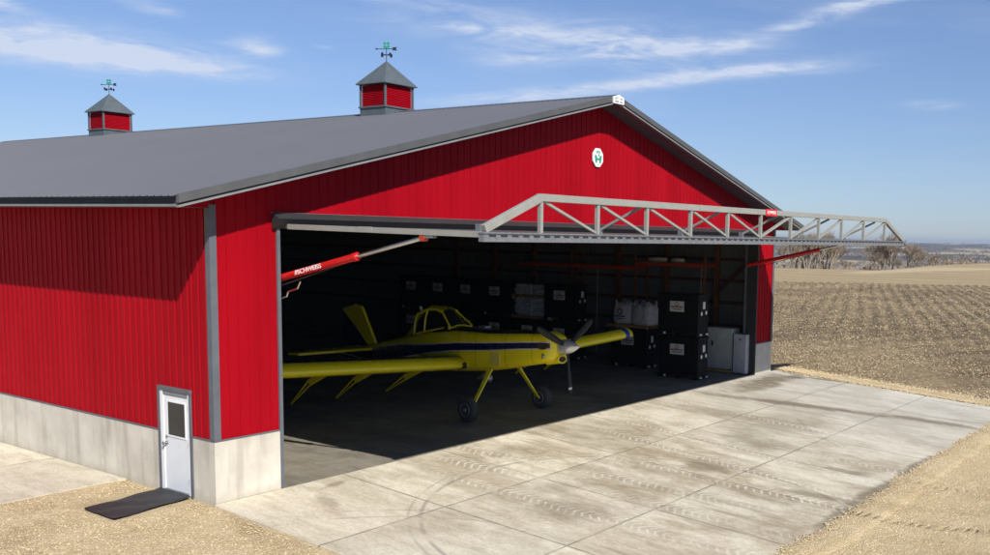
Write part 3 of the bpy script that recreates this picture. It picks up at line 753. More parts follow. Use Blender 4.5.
def cyl(x,yb,zb0,ye,ze,yr,lettering):
    p=Vector((x,yb,zb0)); q=Vector((x,ye,ze)); d=(q-p); t=(yr-yb)/(ye-yb); m_=p+d*t
    mb=MB(); mb.tube(p,m_,.074,.074,M['redp'],16); mb.tube(m_-d.normalized()*.06,m_+d.normalized()*.05,.085,.085,M['redp'],16)
    mb.tube(p+Vector((0,-.3,-.10)),m_+Vector((0,.2,-.10)),.014,.014,M['hood'],6)
    c=mb.build('hydraulic_cylinder',LD)
    mb=MB(); mb.tube(m_,q,.042,.042,M['chrome'],12); mb.build('piston_rod',LD)
    mb=MB(); mb.tube((x-.06,ye,ze),(x+.06,ye,ze),.065,.065,M['reddark'] if lettering else M['hood'],12); mb.box((x-.05,ye-.28,ze+.0),(x+.05,ye-.02,ze+.10),M['galv']); mb.build('clevis',LD)
    if lettering:
        dd=(p-q).normalized()   # text reads from the wall outwards on the -x side
        mid=p+d*(t*.50)
        X=d.normalized(); Zn=Vector((-1,0,0)); Y=Zn.cross(X)
        mt=Matrix((( X.x,Y.x,Zn.x,mid.x-.076),(X.y,Y.y,Zn.y,mid.y),(X.z,Y.z,Zn.z,mid.z),(0,0,0,1)))
        text('//SCHWEISS',.13,M['white'],mt,'cylinder_lettering',LD,sx=1.25)
cyl(XL+.09,.5,4.305,-4.04,5.29,-2.2,True)
cyl(XR-.02,.41,4.35,-3.80,5.31,-2.55,False)
mb=MB(); 
pts=[(XL+.03,.1,3.95),(XL+.03,-.15,4.02),(XL+.03,-.2,4.12),(XL+.03,-.5,4.2),(XL+.03,-.6,4.35)]
for a,b_ in zip(pts,pts[1:]): mb.tube(a,b_,.018,.018,M['chrome'],8)
mb.build('hydraulic_hose',LD)

# ---- signs
S=thing('octagon_sign','white octagon emblem sign with green figures high on the red gable','sign',(12.47,-.03,7.68))
mb=MB(); oc=[(.265*math.cos(R(22.5+45*k)),.0,.29*math.sin(R(22.5+45*k))) for k in range(8)]
mb.add([(a,-.0,c) for a,b_,c in oc]+[(a,.035,c) for a,b_,c in oc],[tuple(range(8)),tuple(range(15,7,-1))]+[(i,(i+1)%8,8+(i+1)%8,8+i) for i in range(8)],M['white'])
mb.build('sign_plate',S)
mb=MB()
def gp(pts): 
    k=len(pts); mb.add([(a,-.010,c) for a,c in pts]+[(a,-.002,c) for a,c in pts],[tuple(range(k)),tuple(range(2*k-1,k-1,-1))]+[(i,(i+1)%k,k+(i+1)%k,k+i) for i in range(k)],M['green'])
gp([(-.17,.05),(-.15,.07),(-.09,.06),(-.06,-.02),(-.06,-.15),(-.13,-.16),(-.155,-.05)])
gp([(.17,.05),(.15,.07),(.09,.06),(.06,-.02),(.06,-.15),(.13,-.16),(.155,-.05)])
gp([(-.065,-.07),(.065,-.07),(.065,-.02),(-.065,-.02)])
gp([(-.08,.11),(-.08,.19),(.08,.19),(.08,.11),(.045,.11),(.045,.155),(-.045,.155),(-.045,.11)])
gp([(.0,.02),(.045,.04),(.05,.11),(.015,.10)])
mb.build('green_emblem',S)
text('H',.05,M['green'],Matrix.Translation((0,-.004,-.21))@Matrix.Rotation(R(90),4,'X'),'small_letter',S)
S=thing('peak_sign','small white builder plate with grey print at the roof peak','sign',(W/2,-G-.05,RZ))
mb=MB(); mb.add([(x,y,z) for y in(-.02,.03) for x,z in((-.26,-.235),(.26,-.235),(.26,-.05),(.0,.02),(-.26,-.05))],[(0,1,2,3,4),(9,8,7,6,5),(0,1,6,5),(1,2,7,6),(2,3,8,7),(3,4,9,8),(4,0,5,9)],M['white']); mb.build('sign_plate',S)
mb=MB()
gz=mat('sign_grey_print',(.3,.31,.3),.6)
for a,b_ in (((-.20,-.12),(-.12,-.06)),((-.09,-.11),(-.05,-.03)),((.05,-.11),(.18,-.07)),((-.2,-.20),(-.02,-.15)),((.03,-.2),(.19,-.16))):
    mb.box((a[0],-.026,a[1]),(b_[0],-.0205,b_[1]),gz)
mb.build('printed_mark',S)
# door mat
mb=MB(); nx,ny=14,10; vs=[]
qs=[Vector((-1.70,1.62)),Vector((.0-.04,1.90)),Vector((-.06,.80)),Vector((-1.72,.50))]
for i in range(nx+1):
    for j in range(ny+1):
        u,v=i/nx,j/ny; p=(qs[0]*(1-u)+qs[1]*u)*(1-v)+(qs[3]*(1-u)+qs[2]*u)*v
        vs.append((p.x,p.y,.016+.016*noise.noise((p.x*1.2+p.y*.8,p.y*4.2,2))+.010*math.sin(p.y*9+p.x*5+2*noise.noise((p.x*2,p.y*2,0)))+(.02 if i==nx else 0)))
k=len(vs); vs+=[(a,b_,c-.012) for a,b_,c in vs]
fs=[(i*(ny+1)+j,(i+1)*(ny+1)+j,(i+1)*(ny+1)+j+1,i*(ny+1)+j+1) for i in range(nx) for j in range(ny)]
fs+=[tuple(k+q for q in f[::-1]) for f in fs]
mb.add(vs,fs,M['matrub'],True)
o=mb.build('door_mat',fixn=False); tag(o,'rippled black rubber mat on the gravel at the white entry door','mat')

# ------------------------------------------------------------------ aircraft (local frame: x forward, y left, z up)
A=thing('crop_duster_airplane','yellow low wing crop duster airplane with navy stripe parked inside the hangar','airplane',(10.66,2.0,0),math.atan2(-.9964,-.0850))
# local +x forward ; +y is to the left of the pilot (world +x side)
YE,NV=M['yellow'],M['navy']
st=[ # u, zbot, ztop, halfwidth, stripe low, stripe high
 (2.36,1.98,2.50,.22,2.2,2.2),(2.22,1.86,2.58,.34,2.2,2.37),(1.98,1.76,2.66,.42,2.19,2.37),(1.2,1.60,2.63,.50,2.12,2.31),(.36,1.42,2.57,.55,2.02,2.23),
 (-.2,1.32,2.54,.57,1.96,2.18),(-1.6,1.17,2.52,.58,1.83,2.06),(-2.78,1.08,2.36,.56,1.66,1.91),(-3.8,1.02,2.16,.50,1.45,1.82),(-4.27,1.0,2.06,.46,1.36,1.78),(-5.8,.95,1.70,.28,1.10,1.53),(-7.0,.93,1.44,.15,.96,1.32),(-7.75,.95,1.30,.05,.98,1.22)]
def ring(u,zb,zt_,w,s0,s1):
    # half section from bottom centre up the side to top centre
    zs=[(0,zb),(w*.72,zb+.02),(w*.95,zb+.14*(zt_-zb)),(w,zb+.25*(zt_-zb)),(w*1.01,s0-.02),(w*1.01,s0+.012),(w*1.0,s1-.012),(w*1.0,s1+.02),(w*.96,s1+.55*(zt_-s1)),(w*.80,zt_-.12*(zt_-zb)*.6),(w*.45,zt_-.015),(0,zt_)]
    L=[(u,a,b_) for a,b_ in zs]; Rr=[(u,-a,b_) for a,b_ in zs[-2:0:-1]]
    return L+Rr
rs=[ring(*s) for s in st]; n=len(rs[0])
nh=12
def fm(i,j):
    jj=j if j<nh-1 else n-1-j
    if i<1: return YE
    if jj==5: return NV
    if jj in(4,6): return M['silver']
    if i>=2 and i<=6 and jj>=9: return M['blackdeck']
    return YE
M['blackdeck']=mat('antiglare_black',(.012,.011,.011),.5)
mb=MB(); mb.rings(rs,YE,matfn=fm)
# turtle deck behind cockpit
FU=mb.build('fuselage',A,bev=0)
M['seam']=mat('panel_seam',(.30,.22,.02),.5)
for u0 in (1.62,.62,-.62,-1.35,-4.9):
    for a_,b_ in zip(st,st[1:]):
        if a_[0]>=u0>b_[0]:
            f_=(u0-a_[0])/(b_[0]-a_[0]); q=[a_[k]+(b_[k]-a_[k])*f_ for k in range(6)]
            r1=ring(*q); c_z=(q[1]+q[2])/2
            o1=[(x,y*1.008,c_z+(z-c_z)*1.008) for x,y,z in r1]
            mb=MB(); mb.rings([[(x+.008,y,z) for x,y,z in o1],[(x-.008,y,z) for x,y,z in o1]],M['seam'],cap=False,matfn=lambda i,j:M['seam'] if (j if j<nh-1 else n-1-j) not in(4,5,6) else M['navy']); mb.build('panel_seam',A)
# cockpit cage
cz=[(-1.92,2.50,2.54,.40),(-2.45,2.42,3.00,.36),(-2.75,2.40,3.07,.36),(-3.15,2.32,3.04,.34),(-3.70,2.2,2.84,.31),(-4.15,2.08,2.16,.25)]
def cr(u,zb,zt_,w):
    return [(u,-w*1.25,zb-.05),(u,-w*1.1,(zb*.5+zt_*.5)),(u,-w*.8,zt_-.07),(u,-w*.3,zt_),(u,w*.3,zt_),(u,w*.8,zt_-.07),(u,w*1.1,(zb*.5+zt_*.5)),(u,w*1.25,zb-.05)]
mb=MB(); cs=[cr(*c) for c in cz]; mb.rings(cs,M['glass'],closed=False,cap=False); mb.build('canopy_glass',A,fixn=False)
mb=MB()
def pl(pts,r,mt):
    for a,b_ in zip(pts,pts[1:]): mb.tube(a,b_,r,r,mt,8)
for c in cs[3:5]:
    pl(c,.035,YE)
for k in (2,5): pl([c[k] for c in cs[1:5]],.045,YE)
for k in (0,7): pl([c[k] for c in cs[2:5]],.03,YE)
pl([cs[0][1],cs[1][2]],.028,YE); pl([cs[0][6],cs[1][5]],.028,YE); pl([cs[0][1],cs[2][0]],.028,YE); pl([cs[0][6],cs[2][7]],.028,YE)
pl([cs[0][0],cs[0][3],cs[0][4],cs[0][7]],.025,YE)
# roof skin
vs=[];fs=[]
for c in cs[1:5]:
    for k in (2,3,4,5): vs.append((c[k][0],c[k][1],c[k][2]+.02))
for i in range(3):
    for j in range(3): fs.append((i*4+j,i*4+j+1,i*4+5+j,i*4+4+j))
mb.add(vs,fs,YE,True)
# rear fairing
vs=[(c[0],c[1]*1.02,c[2]+.01) for c in cs[4]]+[(c[0]-.0,c[1]*1.02,c[2]+.01) for c in cs[5]]
mb.add(vs,[(j,j+1,9+j,8+j) for j in range(7)],YE,True)
mb.build('cockpit_frame',A,fixn=False)
mb=MB(); mb.tube((-3.55,-.2,2.9),(-3.62,-.2,3.02),.05,.04,M['white']); mb.build('beacon_light',A)
# hopper hatch / pale panel
for sy in(-1,1):
    mb=MB(); mb.box((.02,sy*.565-.012,1.55),(.42,sy*.565+.012,1.93),M['yellowlt']); mb.build('side_panel',A)
mb=MB(); mb.box((-1.0,-.12,2.53),(-.7,.12,2.60),M['galv']); mb.box((-1.25,-.22,2.52),(-.45,.22,2.545),M['trim']); mb.build('hopper_lid',A)
# registration letters on both sides
for sy in(-1,1):
    X=Vector((1,0,0)) if sy<0 else Vector((-1,0,0)); Zn=Vector((0,sy,0)); Y=Vector((0,0,1))
    mt=Matrix(((X.x,Y.x,Zn.x,-3.02),(0,0,sy,sy*.562),(0,1,0,1.55),(0,0,0,1)))
    text('N85MG',.12,M['black'],mt,'registration',A,sx=1.3)
# exhaust
for sy in(-1,1):
    mb=MB()
    mb.rings([[(1.98+a,sy*(.41+q),2.26+b_) for a,b_ in [(.20*math.cos(k*math.pi/5),.095*math.sin(k*math.pi/5)) for k in range(10)]] for q in(-.02,.05)],M['soot'],smooth=False); mb.build('exhaust_outlet',A)
    mb=MB(); mb.tube((2.02,sy*.40,1.98),(2.0,sy*.44,1.98),.07,.06,M['galv'],12); mb.build('cowl_port',A)
# chin intake
mb=MB(); 
mb.rings([[(2.36-q*.25,.19*math.cos(k*math.pi/6),1.90-q*.05+.12*math.sin(k*math.pi/6)) for k in range(12)] for q in(0,1,2)],YE,cap=False)
mb.rings([[(2.361,.185*math.cos(k*math.pi/6),1.90+.115*math.sin(k*math.pi/6)) for k in range(12)],[(2.30,.13*math.cos(k*math.pi/6),1.90+.08*math.sin(k*math.pi/6)) for k in range(12)]],M['soot'])
ri=[]
for k in range(24):
    a=k*math.pi/12; ri.append([(2.37+.03*math.cos(q*math.pi/3),(.175+.028*math.sin(q*math.pi/3))*math.cos(a),1.90+(.105+.028*math.sin(q*math.pi/3))*math.sin(a)) for q in range(6)])
ri.append(ri[0]); mb.rings(ri,YE,cap=False); mb.build('chin_intake',A)
# spinner + blades
hub=Vector((2.55,0,2.26)); fw=Vector((1,0,.09)).normalized()
mb=MB(); prf=[(-.22,.21),(-.12,.215),(0,.205),(.12,.18),(.25,.13),(.36,.075),(.45,.02)]
up=Vector((0,1,0)); v2=fw.cross(up)
mb.rings([[hub+fw*a+up*(r*math.cos(k*math.pi/12))+v2*(r*math.sin(k*math.pi/12)) for k in range(24)] for a,r in prf],M['spin'])
mb.build('spinner',A)
for ang in (180,60,-60):
    a=R(ang-2); d=(Vector((0,math.sin(a),math.cos(a)))); d=(d-fw*d.dot(fw)).normalized(); ch=d.cross(fw).normalized()
    mb=MB(); rr=[]
    for t,w,th,tw in((.12,.05,.045,60),(.3,.075,.035,55),(.6,.092,.022,68),(.95,.10,.015,78),(1.20,.095,.012,82),(1.26,.085,.010,82),(1.33,.06,.008,84),(1.36,.03,.006,84)):
        dirc=(ch*math.sin(R(tw))+fw*math.cos(R(tw))); nn=d.cross(dirc)
        rr.append([hub+d*t*.96+dirc*(w*c)+nn*(th*s) for c,s in((-1,0),(-.5,.8),(.2,1),(1,0),(.2,-1),(-.5,-.8))])
    mb.rings(rr,M['blade'],matfn=lambda i,j:M['bladew'] if i==4 and ang==180 else M['blade']); mb.build('propeller_blade',A)
# wings
def wing_part(sy):
    mb=MB(); foil=[(0,0),(.015,.045),(.06,.095),(.15,.13),(.3,.145),(.55,.11),(.8,.05),(1,.0),(.8,-.02),(.5,-.06),(.25,-.08),(.1,-.07),(.02,-.035)]
    secs=[]
    for v,z in((.45,1.42),(1.2,1.465),(6.85,1.79),(6.9,1.793),(7.15,1.807),(7.3,1.82),(7.42,1.85)):
        c=1.85 if v<7.35 else 1.5; o_=0 if v<7.35 else -.15
        secs.append([(-.93+o_-p*c,sy*v,z+q*c*(1 if v<7.35 else .4)) for p,q in foil])
    def wm(i,j):
        if i in(3,): return M['wingblue']
        if 3<=j<=6 and i<4: return NV
        return YE
    mb.rings(secs,YE,matfn=wm); w=mb.build('wing',A)
    mb=MB(); mb.tube((-1.0,sy*.62,1.44),(-1.12,sy*1.05,1.47),.10,.13,M['blackdeck'],12); 
    mb.build('root_gap_seal',A)
M['wingblue']=mat('bright_blue_band',(.01,.05,.35),.3)
for sy in(-1,1): wing_part(sy)
# boom hangers and boom
for sy in (-1,1):
    for v in (1.85,3.6,5.05):
        zw=1.42+.0575*v; mb=MB()
        top=Vector((-1.15,sy*v,zw-.1)); tb=Vector((-1.75,sy*v,zw-.08)); e=Vector((-3.2,sy*v,.56)); m1=Vector((-2.15,sy*v,zw-.42))
        nrm=Vector((0,.02,0))
        P=[top,tb,m1+Vector((.0,0,.1)),m1+Vector((.0,0,-.12))]
        P=[Vector((-1.30,sy*v,zw-.12)),Vector((-1.72,sy*v,zw-.1)),Vector((-2.35,sy*v,zw-.40)),Vector((-2.25,sy*v,zw-.55))]
        k=4; mb.add([p+nrm for p in P]+[p-nrm for p in P],[(0,1,2,3),(7,6,5,4)]+[(i,(i+1)%4,4+(i+1)%4,4+i) for i in range(4)],YE)
        mb.tube(P[2]-Vector((0,0,.03)),e,.024,.015,YE,8); mb.tube(P[3]+Vector((0,0,.03)),e-Vector((0,0,.03)),.022,.015,YE,8)
        mb.tube((-2.2,sy*v,zw-.12),(-1.95,sy*v,zw-.36),.018,.018,M['rim'],8)
        mb.build('boom_hanger',A)
    mb=MB(); mb.tube((-2.0,sy*.9,1.28),(-2.0,sy*6.4,1.62),.022,.022,M['rim'],8)
    for q in range(14): mb.tube((-2.0,sy*(1.3+q*.36),1.28+.022*q),(-2.0,sy*(1.3+q*.36),1.19+.022*q),.012,.012,M['black'],6)
    mb.build('spray_boom',A)
# landing gear
for sy in(-1,1):
    mb=MB(); P0=Vector((.02,sy*.55,1.42)); P1=Vector((.10,sy*1.36,.37))
    ax=(P1-P0).normalized(); 
    mb.rings([[p+Vector((a*w,0,0))+Vector((0,sy*.8,.6)).normalized()*b_ for a,b_ in((-1,-.02),(1,-.02),(1,.02),(-1,.02))] for p,w in((P0,.085),(P0*.5+P1*.5,.07),(P1,.055))],YE,smooth=False)
    mb.tube(P1,(P1.x,sy*1.50,.35),.035,.035,M['rim'],10); mb.build('gear_leg',A,bev=.01)
    c=Vector((.10,sy*1.50,.352)); 
    w_=bpy.data.objects.new('wheel',None)
    mb=MB(); prt=[(-.115,.20),(-.13,.26),(-.12,.315),(-.085,.345),(-.04,.352),(.04,.352),(.085,.345),(.12,.315),(.13,.26),(.115,.20)]
    mb.rings([[(c.x+r*math.cos(k*math.pi/16),c.y+a,c.z+r*math.sin(k*math.pi/16)) for k in range(32)] for a,r in prt],M['tyre']); wh=mb.build('wheel',A)
    mb=MB()
    for s_ in(-1,1):
        mb.rings([[(c.x+r*math.cos(k*math.pi/12),c.y+s_*a,c.z+r*math.sin(k*math.pi/12)) for k in range(24)] for a,r in((.10,.205),(.126,.20),(.118,.17),(.09,.15),(.09,.07),(.135,.06),(.14,.03))],M['rim'])
    mb.build('rim',wh)
    mb=MB()
    for k in range(6):
        an=k*math.pi/3; 
        for s_ in(-1,1): mb.tube((c.x+.11*math.cos(an),c.y+s_*.088,c.z+.11*math.sin(an)),(c.x+.11*math.cos(an),c.y+s_*.097,c.z+.11*math.sin(an)),.022,.022,M['black'],8)
    mb.build('rim_hole',wh)
mb=MB(); mb.tube((-6.9,0,1.0),(-7.25,0,.30),.03,.025,YE,8); mb.build('tail_gear_leg',A)
mb=MB(); mb.rings([[(-7.27+r*math.cos(k*math.pi/10),a,.16+r*math.sin(k*math.pi/10)) for k in range(20)] for a,r in((-.05,.08),(-.055,.14),(0,.16),(.055,.14),(.05,.08))],M['tyre']); mb.build('tail_wheel',A)
# pump and ventral bits
mb=MB(); mb.rings([[(a,.12*math.cos(k*math.pi/8)*s,1.02+.12*math.sin(k*math.pi/8)*s) for k in range(16)] for a,s in((-.55,.3),(-.6,1),(-.9,1),(-1.05,.3))],M['galv']); mb.tube((-.75,0,1.12),(-.75,0,1.3),.03,.03,M['galv']); mb.build('spray_pump',A)
# fin, rudder, stabiliser
def slabpoly(pts,axis,th,mt,name):
    mb=MB(); k=len(pts); vs=[]
    for s_ in(-1,1):
        for p in pts:
            q=Vector(p); q=q+Vector(axis)*(s_*th); vs.append(q)
    mb.add(vs,[tuple(range(k)),tuple(range(2*k-1,k-1,-1))]+[(i,(i+1)%k,k+(i+1)%k,k+i) for i in range(k)],mt); return mb.build(name,A,bev=.02)
slabpoly([(-6.12,0,1.50),(-6.88,0,2.72),(-6.98,0,2.82),(-7.30,0,2.87),(-7.95,0,2.70),(-8.02,0,2.62),(-7.30,0,2.10),(-6.58,0,1.50)],(0,1,0),.05,YE,'fin')
slabpoly([(-6.62,0,1.46),(-7.32,0,2.07),(-8.03,0,2.57),(-8.12,0,1.9),(-8.0,0,1.02),(-7.76,0,.96),(-6.9,0,1.2)],(0,1,0),.04,NV,'rudder')
for sy in(-1,1):
    slabpoly([(-6.05,sy*.08,1.45),(-6.30,sy*2.85,1.45),(-6.75,sy*2.95,1.45),(-7.0,sy*.08,1.45)],(0,0,1),.045,YE,'stabiliser')
    slabpoly([(-7.02,sy*.10,1.44),(-6.78,sy*2.95,1.45),(-7.2,sy*2.90,1.45),(-7.55,sy*.15,1.42)],(0,0,1),.03,NV,'elevator')
    mb=MB(); mb.tube((-6.5,sy*1.5,1.45),(-6.7,sy*.15,1.05),.02,.02,M['rim'],8); mb.build('tail_strut',A)

# ------------------------------------------------------------------ goods inside
def tote():
    t=thing('bulk_tote','','tote',(0,0,0),0,'black bulk totes with white labels')
    L,D,Hh=1.78,.74,1.62
    mb=MB(); mb.box((0,0,.16),(D,L,Hh-.09),M['tote']); 
    for k in range(7): mb.box((-.018,.12+k*.24,.22),(.0,.20+k*.24,Hh-.12),M['tote'])
    for k in range(3): mb.box((.10+k*.24,-.018,.22),(.20+k*.24,0,Hh-.12),M['tote'])
    mb.build('tank',t,bev=.02)
    mb=MB(); mb.box((-.03,-.03,Hh-.09),(D+.03,L+.03,Hh-.01),M['tote']); mb.build('lid',t,bev=.015)
    mb=MB(); 
    for yy in (.0,L/2-.08,L-.16): mb.box((-.03,yy,.0),(D+.03,yy+.16,.13),M['tote'])
    mb.box((-.03,-.03,.13),(D+.03,L+.03,.17),M['tote']); mb.build('skid_base',t)
    mb=MB(); mb.box((-.026,.62,.92),(-.019,1.24,1.32),M['label']); lb=mb.build('label',t)
    mb=MB()
    mb.box((-.030,.66,1.08),(-.0265,1.20,1.13),M['labelred']); mb.box((-.030,.72,1.00),(-.0265,1.14,1.03),M['labelblk'])
    mb.rings([[(x,.93+.085*math.cos(k*math.pi/8),1.21+.075*math.sin(k*math.pi/8)) for k in range(16)] for x in(-.0265,-.030)],M['labelred'],smooth=False)
    mb.rings([[(x,.93+.055*math.cos(k*math.pi/8),1.21+.048*math.sin(k*math.pi/8)) for k in range(16)] for x in(-.0305,-.032)],M['label'],smooth=False)
    mb.build('printed_mark',lb)
    mb=MB(); mb.box((.30,-.026,1.05),(.48,-.019,1.32),M['label']); mb.build('label',t)
    for x,z_ in ((.22,.88),(.56,.90)):
        mb=MB(); mb.rings([[(x+r*math.cos(k*math.pi/5),yy,z_+r*1.3*math.sin(k*math.pi/5)) for k in range(10)] for yy,r in((-.018,.06),(-.03,.06),(-.035,.04))],M['white'],smooth=False); mb.build('sticker',t)
    for x,yy in ((.15,-.045),(.6,-.045),(-.045,1.45)):
        mb=MB(); mb.tube((x,yy,.05),(x,yy+.001,.12),.05,.05,M['label'],10); mb.build('cap',t)
    return t
def place(o,x,y,z,label,rz=0):
    o.location=(x,y,z); o.rotation_euler=(0,0,rz); o['label']=label; return o
t0=tote()
place(t0,20.42,.95,.008,'black bulk tote with white label, lower of the stack nearest the cabinet')
spots=[(20.38,.97,1.65,'black bulk tote with white label, upper of the stack nearest the cabinet'),
 (21.75,4.15,.008,'black bulk tote directly below the two white woven bags, lying on the floor'),
 (21.95,7.9,.008,'black bulk tote on the floor behind the propeller, bottom of its stack'),(21.95,7.9,1.65,'black bulk tote behind the propeller with label, top of its stack'),
 (22.0,9.75,.008,'black bulk tote on the floor under the wrapped sack pallets'),
 (22.0,11.7,.008,'black floor level tote just left of the sack pallets'),(22.0,11.7,1.65,'black upper tote just left of the sack pallets'),
 (22.0,13.5,.008,'black floor level tote, third from the far end of the row'),(22.0,13.5,1.65,'black upper tote seen right of the cockpit'),
 (22.0,15.3,.008,'black floor level tote, second from the far end of the row'),(22.0,15.3,1.65,'black upper tote seen directly above the canopy'),
 (22.0,17.1,.008,'black floor level tote at the far end of the row'),(22.0,17.1,1.65,'black upper tote at the far end of the row, left of the canopy')]
for x,y,z_,lb in spots:
    place(copy_tree(t0),x,y,z_,lb)
def pallet(x,y,z,L,D,label,rz=0):
    t=thing('pallet',label,'pallet',(x,y,z),rz,'wooden pallets')
    mb=MB()
    for k in range(6): mb.box((0,k*(L-.1)/5,.10),(D,k*(L-.1)/5+.1,.122),M['pallet'])
    mb.build('deck',t)
    mb=MB()
    for k in range(3): mb.box((k*(D-.09)/2,0,.018),(k*(D-.09)/2+.09,L,.10),M['pallet'])
    mb.build('stringer',t)
    mb=MB()
    for k in range(3): mb.box((0,k*(L-.1)/2,0),(D,k*(L-.1)/2+.1,.018),M['pallet'])
    mb.build('bottom_board',t); return t
pallet(21.75,4.15,1.632,2.0,1.15,'wooden pallet under the two white woven bags on the tote')
pallet(23.0,.85,.008,1.32,.85,'yellowish wooden pallet on the floor under the beige cabinet')
pallet(22.0,9.3,1.632,2.3,1.1,'wooden pallet under the lower load of paper sacks')
def bigbag(x,y,z,label,seed):
    t=thing('bulk_bag',label,'bulk bag',(x,y,z),0,'white woven bulk bags')
    mb=MB(); rs=[]; nn=40
    for h,w in ((0,.42),(.04,.47),(.15,.50),(.45,.505),(.68,.48),(.80,.42),(.86,.30),(.88,.12)):
        r_=[]
        for k in range(nn):
            a=2*math.pi*k/nn; c,s_=math.cos(a),math.sin(a)
            e=.5; rr=w/max(.001,(abs(c)**3.2+abs(s_)**3.2)**(1/3.2))
            rr*=1+.05*noise.noise((c*2.5+seed,s_*2.5,h*3))+.02*math.sin(a*9+seed+h*3)
            r_.append((rr*c,rr*s_,h+.05*noise.noise((c*2,s_*2+seed,1))*(1 if h>.5 else 0)))
        rs.append(r_)
    mb.rings(rs,M['bag']); mb.build('sack',t)
    for sx in(-1,1):
        for sy in(-1,1):
            mb=MB(); pts=[(.40*sx,.25*sy,.75),(.36*sx,.28*sy,.93),(.28*sx,.34*sy,.97),(.22*sx,.40*sy,.76)]
            for a,b_ in zip(pts,pts[1:]): mb.beam(a,b_,.05,.03,M['bag'])
            mb.build('lifting_loop',t)
    return t
b1=bigbag(22.35,5.55,1.756,'left white woven bulk bag with black print, on the pallet above a tote',1)
b2=bigbag(22.30,4.58,1.756,'right plain white woven bulk bag on the pallet above a tote',4)
mb=MB()
mb.rings([[(x,.0+.13*math.cos(k*math.pi/10),.52+.12*math.sin(k*math.pi/10)) for k in range(20)] for x in(-.52,-.532)],M['labelblk'],smooth=False)
mb.rings([[(x,.0+.08*math.cos(k*math.pi/10),.52+.07*math.sin(k*math.pi/10)) for k in range(20)] for x in(-.5325,-.535)],M['bag'],smooth=False)
mb.box((-.535,-.26,.30),(-.52,.26,.35),M['labelblk']); mb.box((-.535,-.15,.20),(-.52,.15,.24),M['labelblk']); mb.build('printed_mark',b1)
def sacks(x,y,z,L,D,rows,label,seed):
    t=thing('sack_stack',label,'stacked sacks',(x,y,z),0,'shrink wrapped stacks of paper sacks'); rnd=random.Random(seed)
    mb=MB(); h=.115
    for r_ in range(rows):
        nn=4
        for k in range(nn):
            for q in range(2):
                l=L/nn; x0=q*D/2+rnd.uniform(-.05,.05); y0=k*l+rnd.uniform(-.06,.06); z0=r_*h
                rs=[]
                for a,w in((0,.5),(.06,.85),(.2,1),(.8,1),(.94,.85),(1,.5)):
                    yy=y0+a*l*.97; cx_=x0+D/4; hw=D/4*.97*(.8+.2*w); hh=h*.46*w
                    rs.append([(cx_-hw,yy,z0+h/2),(cx_-hw*.8,yy,z0+h/2+hh),(cx_+hw*.8,yy,z0+h/2+hh),(cx_+hw,yy,z0+h/2),(cx_+hw*.8,yy,z0+h/2-hh),(cx_-hw*.8,yy,z0+h/2-hh)])
                mb.rings(rs,M['sack'])
    mb.build('sacks',t)
    mb=MB(); mb.box((-.04,L*.5,.0),(-.035,L*.5+.05,rows*h),M['white']); mb.build('strap',t); return t
sacks(22.02,9.3,1.758,2.2,1.05,7,'lower stack of grey paper sacks on a pallet behind the propeller',1)
pallet(22.0,9.3,2.575,2.3,1.1,'thin wooden pallet between the two loads of paper sacks')
sacks(22.02,9.35,2.70,2.15,1.05,4,'upper shorter stack of grey paper sacks',2)
# cabinet
c=thing('storage_cabinet','beige double door cabinet standing on a pallet near the right jamb','cabinet',(23.1,.93,.132))
mb=MB(); mb.box((0,0,0),(.62,1.16,1.66),M['cab']); mb.build('body',c,bev=.03)
mb=MB(); mb.box((-.02,.03,.05),(-.001,.80,1.61),M['cab']); mb.build('door',c,bev=.008)
mb=MB(); mb.box((-.02,.83,.05),(-.001,1.13,1.61),M['cab']); mb.build('door',c,bev=.008)
mb=MB(); mb.box((-.06,.86,.92),(-.02,.92,1.12),M['black']); mb.build('handle',c)
f=thing('small_refrigerator','plain light grey refrigerator between the beige cabinet and the right jamb','refrigerator',(23.28,.0,.008))
f.location=(23.22,.66,.008)
f.location=(22.95,.52,.008)
mb=MB(); mb.box((.0,.0,.04),(.10,.0,.05),M['fridge'])
mb=MB(); mb.box((.06,-.28,.03),(.55,.28,1.60),M['fridge']); mb.build('body',f,bev=.02)
mb=MB(); mb.box((.0,-.28,.06),(.055,.28,1.60),M['fridge']); mb.build('door',f,bev=.015)
mb=MB(); mb.box((-.008,.0-.06,1.36),(-.001,.03,1.42),M['labelblk']); mb.build('badge_plate',f)
